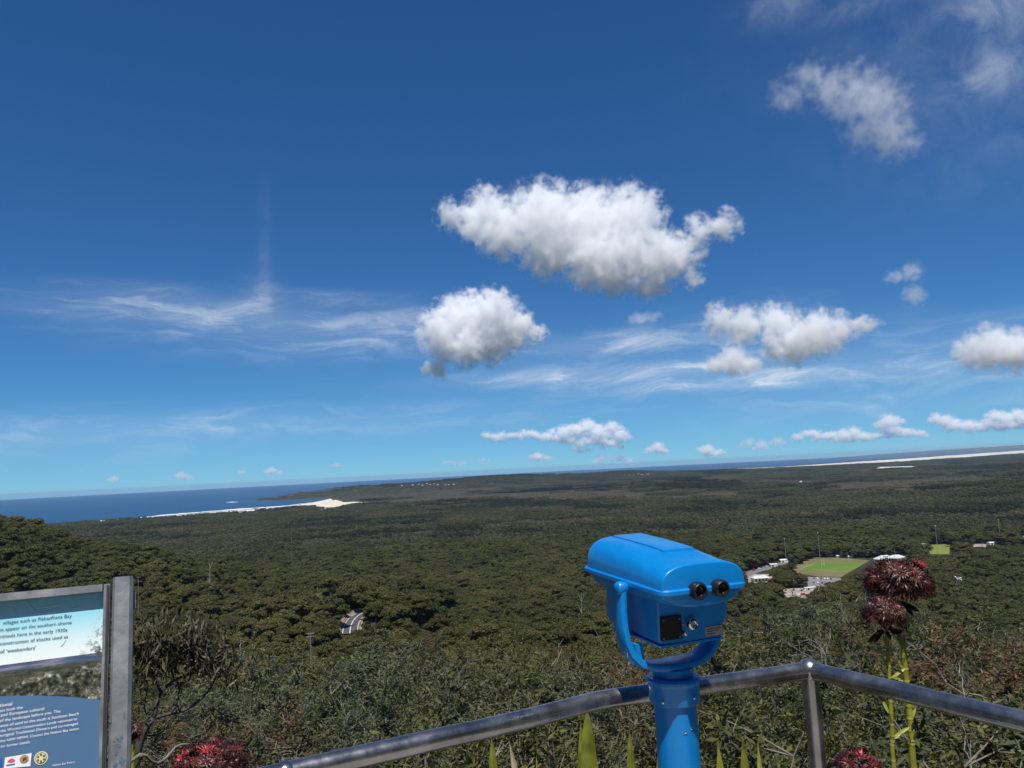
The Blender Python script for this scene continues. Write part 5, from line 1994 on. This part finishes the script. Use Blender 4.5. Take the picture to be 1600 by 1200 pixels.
def decal(name, pts, mat, lift, parent):
    P = [(*onboard(px, py, PZ), PZ + lift) for px, py in pts]
    m = MB()
    m.add(P, [tuple(range(len(P)))])
    o = m.build(name, mat, parent, fix=False)
    if o.data.polygons[0].normal.z < 0:
        o.data.flip_normals()
    return o


def disc(px, py, r, sq=1.0, n=20):
    return [(px + r * math.cos(2 * PI * k / n), py + r * sq * math.sin(2 * PI * k / n) - 0.155 * r * math.cos(2 * PI * k / n)) for k in range(n)]


LOGO = principled('logo_white', (0.82, 0.82, 0.82), 0.5)
lg = decal('logo_card', [(8, 1183.7), (49.6, 1176.5), (47.4, 1197.2), (5.9, 1201)], LOGO, .0006, sign)
wr = decal('waratah_emblem', [(11.5, 1190.8), (13, 1188), (15.5, 1186.3), (18, 1185), (20.5, 1185.2), (23, 1187), (24, 1189), (21, 1190.6), (16, 1191.6)], principled('logo_red', (0.62, 0.10, 0.16), 0.5), .0012, sign)
decal('caption_bar', [(10, 1195), (23.5, 1192.6), (23.2, 1194.6), (9.8, 1197)], principled('logo_navy', (0.10, 0.10, 0.25), 0.5), .0012, sign)
br = decal('park_emblem', disc(38, 1186, 7.2, 0.9), principled('logo_bronze', (0.34, 0.24, 0.13), 0.5, vary=0.5, vscale=300), .0012, sign)
decal('park_emblem_bird', [(35, 1188), (37, 1184.5), (40, 1183), (41.5, 1185.5), (39, 1187), (37.5, 1189.5)], principled('logo_brown', (0.08, 0.05, 0.03), 0.5), .0018, sign)
gear = []
for k in range(48):
    r = 11.6 if k % 2 else 10.4
    a = 2 * PI * (k // 2 + (0.25 if k % 2 else 0.75)) / 24
    gear.append((64.3 + r * math.cos(a), 1184.3 + r * 0.98 * math.sin(a) - 0.155 * r * math.cos(a)))
YEL = principled('logo_yellow', (0.74, 0.68, 0.32), 0.5)
NAVY = principled('logo_wheel_dark', (0.05, 0.09, 0.16), 0.5)
decal('gear_emblem', gear, YEL, .0006, sign)
decal('gear_ring', disc(64.3, 1184.3, 8.6), NAVY, .0012, sign)
decal('gear_hub', disc(64.3, 1184.3, 7.6), YEL, .0018, sign)
for k in range(6):
    a = 2 * PI * (k + .5) / 6
    cx, cy = 64.3 + 5.2 * math.cos(a), 1184.3 + 5.2 * math.sin(a) - 0.155 * 5.2 * math.cos(a)
    decal('gear_gap', disc(cx, cy, 1.7, n=10), NAVY, .0024, sign)
decal('blue_logo', [(-8, 1190), (3, 1184.5), (3.5, 1196), (-8, 1200)], principled('logo_blue', (0.01, 0.12, 0.50), 0.5), .0006, sign)
# scratches cut into the panel and blue paint smears on the post
rg = random.Random(3)
for (a, b, c) in (((2, 932), (6, 945), (3, 958)), ((35, 935), (50, 950), (55, 955)), ((40, 938), (62, 932), (66, 931)), ((60, 940), (80, 930), (81, 938)), ((64, 950), (80, 947), (93, 944)), ((58, 958), (75, 957), (95, 953)), ((92, 942), (93, 950), (88, 955)), ((112, 951), (120, 950), (127, 948)),
                  ((20, 946), (23, 958), (22, 961)), ((75, 968), (79, 965), (84, 961)), ((95, 1010), (99, 1006), (103, 1000))):
    P = [Vector((*onboard(*p, PZ), PZ + .0004)) for p in (a, b, c)]
    MB().tube(smooth_line(P, 8), .00055, 4).build('scratch', principled('scratched_plastic', (0.62, 0.68, 0.72), 0.7), sign)
STAIN = principled('blue_paint_smear', (0.07, 0.14, 0.20), 0.6, vary=0.4, vscale=90)
for (px, py, rx, ry) in ((181, 1178, 3, 3), (187, 1157, 3.5, 2.5), (190, 1152, 2.5, 2.5), (184, 1155, 2, 2), (178, 1158, 1.6, 2), (190, 1190, 5, 6), (180, 1196, 5, 4), (172, 1125, 2, 4), (194, 1118, 1.6, 6), (186, 1166, 4, 2)):
    P = []
    for k in range(14):
        a = 2 * PI * k / 14
        q = rg.uniform(.6, 1.25)
        P.append((*onboard(px + rx * q * math.cos(a), py + ry * q * math.sin(a), .0202), .0206))
    m = MB()
    m.add(P, [tuple(range(14))])
    o = m.build('paint_smear', STAIN, sign, fix=False)
    if o.data.polygons[0].normal.z < 0:
        o.data.flip_normals()
MB().box((PW + .002, -.034, -.004), (.004, .03, .012)).build('bracket', ALU, sign)
tag(sign, 'lookout information sign with blue printed panel in a metal frame', 'sign')


# ------------------------------------------------------------------ flax-leaved lilies with red heads
def mat_petal(name, stops):
    m = bpy.data.materials.new(name)
    m.use_nodes = True
    t = NT(m.node_tree)
    bs = t.n['Principled BSDF']
    at = t.node('ShaderNodeAttribute', attribute_name='tint').outputs['Fac']
    t.put(bs.inputs['Base Color'], t.ramp(at, stops))
    bs.inputs['Roughness'].default_value = 0.45
    return m


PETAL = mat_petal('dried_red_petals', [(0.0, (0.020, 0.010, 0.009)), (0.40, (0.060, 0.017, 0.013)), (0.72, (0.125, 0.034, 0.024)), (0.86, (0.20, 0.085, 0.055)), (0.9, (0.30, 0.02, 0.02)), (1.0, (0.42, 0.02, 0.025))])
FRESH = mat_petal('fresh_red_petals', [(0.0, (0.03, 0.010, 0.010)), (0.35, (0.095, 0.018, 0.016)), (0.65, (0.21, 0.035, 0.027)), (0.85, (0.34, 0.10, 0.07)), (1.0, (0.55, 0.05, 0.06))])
STEM = principled('lily_stem', (0.30, 0.30, 0.028), 0.5, vary=0.35, vscale=18)
BRACT = principled('lily_bract', (0.34, 0.36, 0.07), 0.55, vary=0.3, vscale=20)
BLADE = principled('lily_blade', (0.17, 0.195, 0.018), 0.38, vary=0.55, vscale=14)
DRYBLADE = principled('dry_blade', (0.42, 0.38, 0.27), 0.6, vary=0.3, vscale=12)


def flower_head(parent, c, rx, rz, mat, seed, n=46, plen=0.07, bright=()):
    """rosettes of narrow curled petals over a dome; c, radii in the parent's frame"""
    rng = np.random.default_rng(seed)
    vs, fs, tn = [], [], []
    for r in range(n):
        z = rng.uniform(-0.45, 1.0)
        a = rng.uniform(0, 2 * PI)
        q = math.sqrt(max(0, 1 - z * z))
        dirv = Vector((q * math.cos(a), q * math.sin(a), z))
        k = rng.uniform(0.55, 0.8)
        p = Vector((c[0] + dirv.x * rx * k, c[1] + dirv.y * rx * k, c[2] + dirv.z * rz * k))
        ax = Vector((dirv.x / rx, dirv.y / rx, dirv.z / rz)).normalized()
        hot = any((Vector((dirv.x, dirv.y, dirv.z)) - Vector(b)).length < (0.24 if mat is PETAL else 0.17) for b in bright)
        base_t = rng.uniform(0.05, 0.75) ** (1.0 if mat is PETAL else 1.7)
        s1 = ax.orthogonal().normalized()
        s2 = ax.cross(s1)
        for j in range(13):
            b = 2 * PI * j / 13 + rng.uniform(-.3, .3)
            side = s1 * math.cos(b) + s2 * math.sin(b)
            L = plen * rng.uniform(0.6, 1.15)
            w = plen * 0.05 * rng.uniform(.8, 1.4)
            wv = ax.cross(side).normalized() * w
            i0 = len(vs)
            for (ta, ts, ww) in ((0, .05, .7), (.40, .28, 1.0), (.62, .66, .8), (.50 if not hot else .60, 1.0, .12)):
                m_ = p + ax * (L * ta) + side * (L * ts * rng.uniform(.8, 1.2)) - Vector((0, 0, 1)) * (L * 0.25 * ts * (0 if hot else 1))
                vs += [m_ + wv * ww, m_ - wv * ww]
            for h in range(3):
                fs.append((i0 + 2 * h, i0 + 2 * h + 1, i0 + 2 * h + 3, i0 + 2 * h + 2))
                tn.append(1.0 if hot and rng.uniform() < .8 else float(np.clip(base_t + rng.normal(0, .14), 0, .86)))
    core = MB()
    rings = []
    for i in range(9):
        t_ = PI * (i + .4) / 9.8
        rings.append([(c[0] + .5 * rx * math.sin(t_) * math.cos(a_) * rng.uniform(.85, 1.1), c[1] + .5 * rx * math.sin(t_) * math.sin(a_) * rng.uniform(.85, 1.1), c[2] - .05 * rz - .5 * rz * math.cos(t_)) for a_ in np.linspace(0, 2 * PI, 14, endpoint=False)])
    core.loft(rings)
    core.build('seed_cluster', principled('dead_bract', (0.025, 0.011, 0.009), .9, vary=.4), parent, smooth=True)
    me = bpy.data.meshes.new('flower_head')
    me.from_pydata([tuple(v) for v in vs], [], fs)
    at = me.attributes.new('tint', 'FLOAT', 'FACE')
    at.data.foreach_set('value', tn)
    me.materials.append(mat)
    me.shade_smooth()
    return link('flower_head', me, parent)


def blade(parent, base, tip, width, mat, bend=(0, 0, 0), fold=0.35, name='leaf', n=10, facing=None, point=.6):
    base, tip = Vector(base), Vector(tip)
    t = tip - base
    view = Vector((0, -1, 0.2)) if facing is None else Vector(facing)
    side = t.cross(view).normalized()
    nrm = side.cross(t).normalized()
    vs, fs = [], []
    for i in range(n + 1):
        u = i / n
        p = base.lerp(tip, u) + Vector(bend) * math.sin(PI * u)
        w = width / 2 * (min(1, .55 + 1.2 * u) if u < point else math.sqrt(max(0.0, 1 - ((u - point) / (1 - point)) ** 1.7)) + .02)
        tw = side * math.cos(.35 * u) + nrm * math.sin(.35 * u)
        for s_, d in ((-1, fold), (-.15, -.02), (.15, -.02), (1, fold)):
            vs.append(p + tw * (w * s_) + nrm * (w * d * abs(s_)))
        if i:
            k = 4 * i
            for j in range(3):
                fs.append((k - 4 + j, k - 3 + j, k + 1 + j, k + j))
    m = MB()
    m.add(vs, fs)
    return m.build(name, mat, parent, smooth=True, fix=False)


def tall_lily(pix, dist, r, head, lab, seed, bright):
    P = [at_d(px, py, dist) for px, py in pix]
    x, y = P[0].x, P[0].y
    g = gz(x, y)
    root = empty('gymea_lily', (x, y, g))
    path = [Vector((0, 0, -0.05)), Vector((0, 0, (P[0].z - g) * .6))] + [p - root.location for p in P]
    L = smooth_line(path, 40)
    MB().tube(L, [r * (1.12 - .35 * i / 40) for i in range(41)], 14).build('stem', STEM, root, smooth=60)
    rg = random.Random(seed)
    for i in range(14, 37, 2):
        p = L[i]
        a = rg.uniform(0, 2 * PI)
        o = Vector((math.cos(a), math.sin(a), 0))
        big_ = rg.random() < .3
        blade(root, p + o * r * .85, p + o * (r * 1.3 + (.07 if big_ else .015)) + Vector((0, 0, .05 if not big_ else .035)), .013, BRACT, name='bract', n=5, fold=.2)
        MB().lathe([(r * 1.06 * (1.12 - .35 * i / 40), -.004), (r * 1.12 * (1.12 - .35 * i / 40), 0), (r * 1.04 * (1.12 - .35 * i / 40), .006)], p, 14).build('stem_node', BRACT, root, smooth=60)
    (hx, hy, hrx, hry) = head
    hc = at_d(hx, hy, dist) - root.location
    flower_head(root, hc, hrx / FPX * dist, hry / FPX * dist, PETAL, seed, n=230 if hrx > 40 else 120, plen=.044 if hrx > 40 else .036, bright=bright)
    for k in range(9):
        a = 2 * PI * k / 9 + rg.uniform(-.3, .3)
        o = Vector((math.cos(a), math.sin(a), 0))
        q = L[-1]
        blade(root, q + o * .02, q + o * rg.uniform(.06, .12) + Vector((0, 0, rg.uniform(-.07, .03))), .024, principled('dead_bract', (0.025, 0.011, 0.009), .7, vary=.4), name='head_bract', n=5)
    for k in range(12):
        a = 2 * PI * k / 12 + rg.uniform(-.2, .2)
        blade(root, (.05 * math.cos(a), .05 * math.sin(a), 0), (.55 * math.cos(a), .55 * math.sin(a), rg.uniform(.6, 1.0)), .07, BLADE, bend=(0, 0, .18))
    tag(root, lab, 'lily')
    return root


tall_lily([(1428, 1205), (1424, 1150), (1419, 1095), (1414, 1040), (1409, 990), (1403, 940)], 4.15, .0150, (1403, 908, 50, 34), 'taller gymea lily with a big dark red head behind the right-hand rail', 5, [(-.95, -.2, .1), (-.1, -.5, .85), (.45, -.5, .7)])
tall_lily([(1397, 1205), (1394, 1150), (1391, 1090), (1388, 1030), (1385, 985)], 3.95, .0100, (1381, 958, 29, 25), 'shorter gymea lily with a small drooping brown-red head', 8, [])


def low_lily(px, py, dist, rx, rz, lab, seed, bright, n):
    c = at_d(px, py, dist)
    g = gz(c.x, c.y)
    root = empty('gymea_lily', (c.x, c.y, g))
    MB().tube([(0, 0, -.05), (0, 0, (c.z - g) * .5), (0, 0, c.z - g)], [.022, .02, .016], 12).build('stem', STEM, root, smooth=60)
    flower_head(root, (0, 0, c.z - g), rx / FPX * dist, rz / FPX * dist, FRESH, seed, n=int(n * 1.6), plen=.038, bright=bright)
    rg = random.Random(seed)
    for k in range(9):
        a = 2 * PI * k / 9 + rg.uniform(-.2, .2)
        blade(root, (.05 * math.cos(a), .05 * math.sin(a), 0), (.5 * math.cos(a), .5 * math.sin(a), rg.uniform(.4, .7)), .07, BLADE, bend=(0, 0, .15))
    tag(root, lab, 'lily')


low_lily(328, 1196, 4.2, 62, 40, 'red gymea lily head at the bottom left beside the rail end', 21, [(-.28, -.5, .82), (.18, -.5, .85), (-.6, -.55, .55)], 120)
low_lily(1342, 1200, 3.9, 34, 26, 'red and pink lily head low behind the railing corner post', 23, [(.1, -.4, .9), (.4, -.5, .7), (-.3, -.5, .8)], 70)
low_lily(566, 1216, 4.4, 40, 18, 'orange-red lily head glimpsed under the left rail', 25, [], 36)
low_lily(207, 1146, 6.2, 14, 16, 'small dark red flower just right of the sign post', 27, [], 14)


def sword_plant(px, dist, leaves, lab):
    c = at_d(px, 1180, dist)
    g = gz(c.x, c.y)
    root = empty('sword_leaf_plant', (c.x, c.y, g))
    for (tx, ty, dd, w, mt, bx, bd) in leaves:
        tip = at_d(tx, ty, dist + dd) - root.location
        b = at_d(bx, 1190, dist + dd * .5) - root.location
        base = Vector((b.x * .6, b.y * .6 + 0.0, 0.0))
        blade(root, base, tip, w, mt, bend=bd, n=20, point=.80)
    tag(root, lab, 'plant')


sword_plant(915, 3.0, [(916, 1106, 0, .072, BLADE, 917, (0, 0, 0)), (907, 1130, .05, .045, BLADE, 911, (-.01, 0, 0))], 'broad upright sword leaf below the bend of the left rail')
sword_plant(1000, 2.9, [(983, 1142, 0, .042, BLADE, 1012, (-.02, 0, 0)), (1028, 1172, .1, .04, BLADE, 1018, (0, 0, 0))], 'sword leaves just left of the blue viewer post')
sword_plant(800, 3.0, [(768, 1150, 0, .05, BLADE, 792, (-.01, 0, 0)), (796, 1160, .05, .035, DRYBLADE, 850, (.06, 0, .10)), (838, 1180, 0, .025, STEM, 870, (0, 0, 0))], 'sword leaves and a curled dry blade under the left rail')
sword_plant(1130, 3.1, [(1160, 1150, 0, .045, BLADE, 1174, (0, 0, 0)), (1184, 1160, .03, .03, BRACT, 1170, (.02, 0, 0)), (1122, 1160, 0, .045, STEM, 1106, (0, 0, 0)), (1086, 1152, .05, .03, BRACT, 1100, (0, 0, 0)), (1092, 1186, .05, .02, STEM, 1110, (0, 0, 0))], 'yellow-green sword leaves right of the blue viewer post')

# ------------------------------------------------------------------ the air between here and the coast
hz_m = bpy.data.materials.new('coastal_air')
hz_m.use_nodes = True
ht = NT(hz_m.node_tree)
ht.n.clear()
pv = ht.node('ShaderNodeVolumePrincipled')
pv.inputs['Color'].default_value = (0.62, 0.80, 1.0, 1)
pv.inputs['Density'].default_value = 0.000025
pv.inputs['Anisotropy'].default_value = 0.2
ho = ht.node('ShaderNodeOutputMaterial')
ht.l.new(pv.outputs[0], ho.inputs['Volume'])
hz_o = MB().box((0, 6000, 50), (66000, 52000, 240)).build('haze', hz_m)
hz_o.location = (0, 0, 0)
tag(hz_o, 'thin coastal haze over land and sea', kind='stuff')
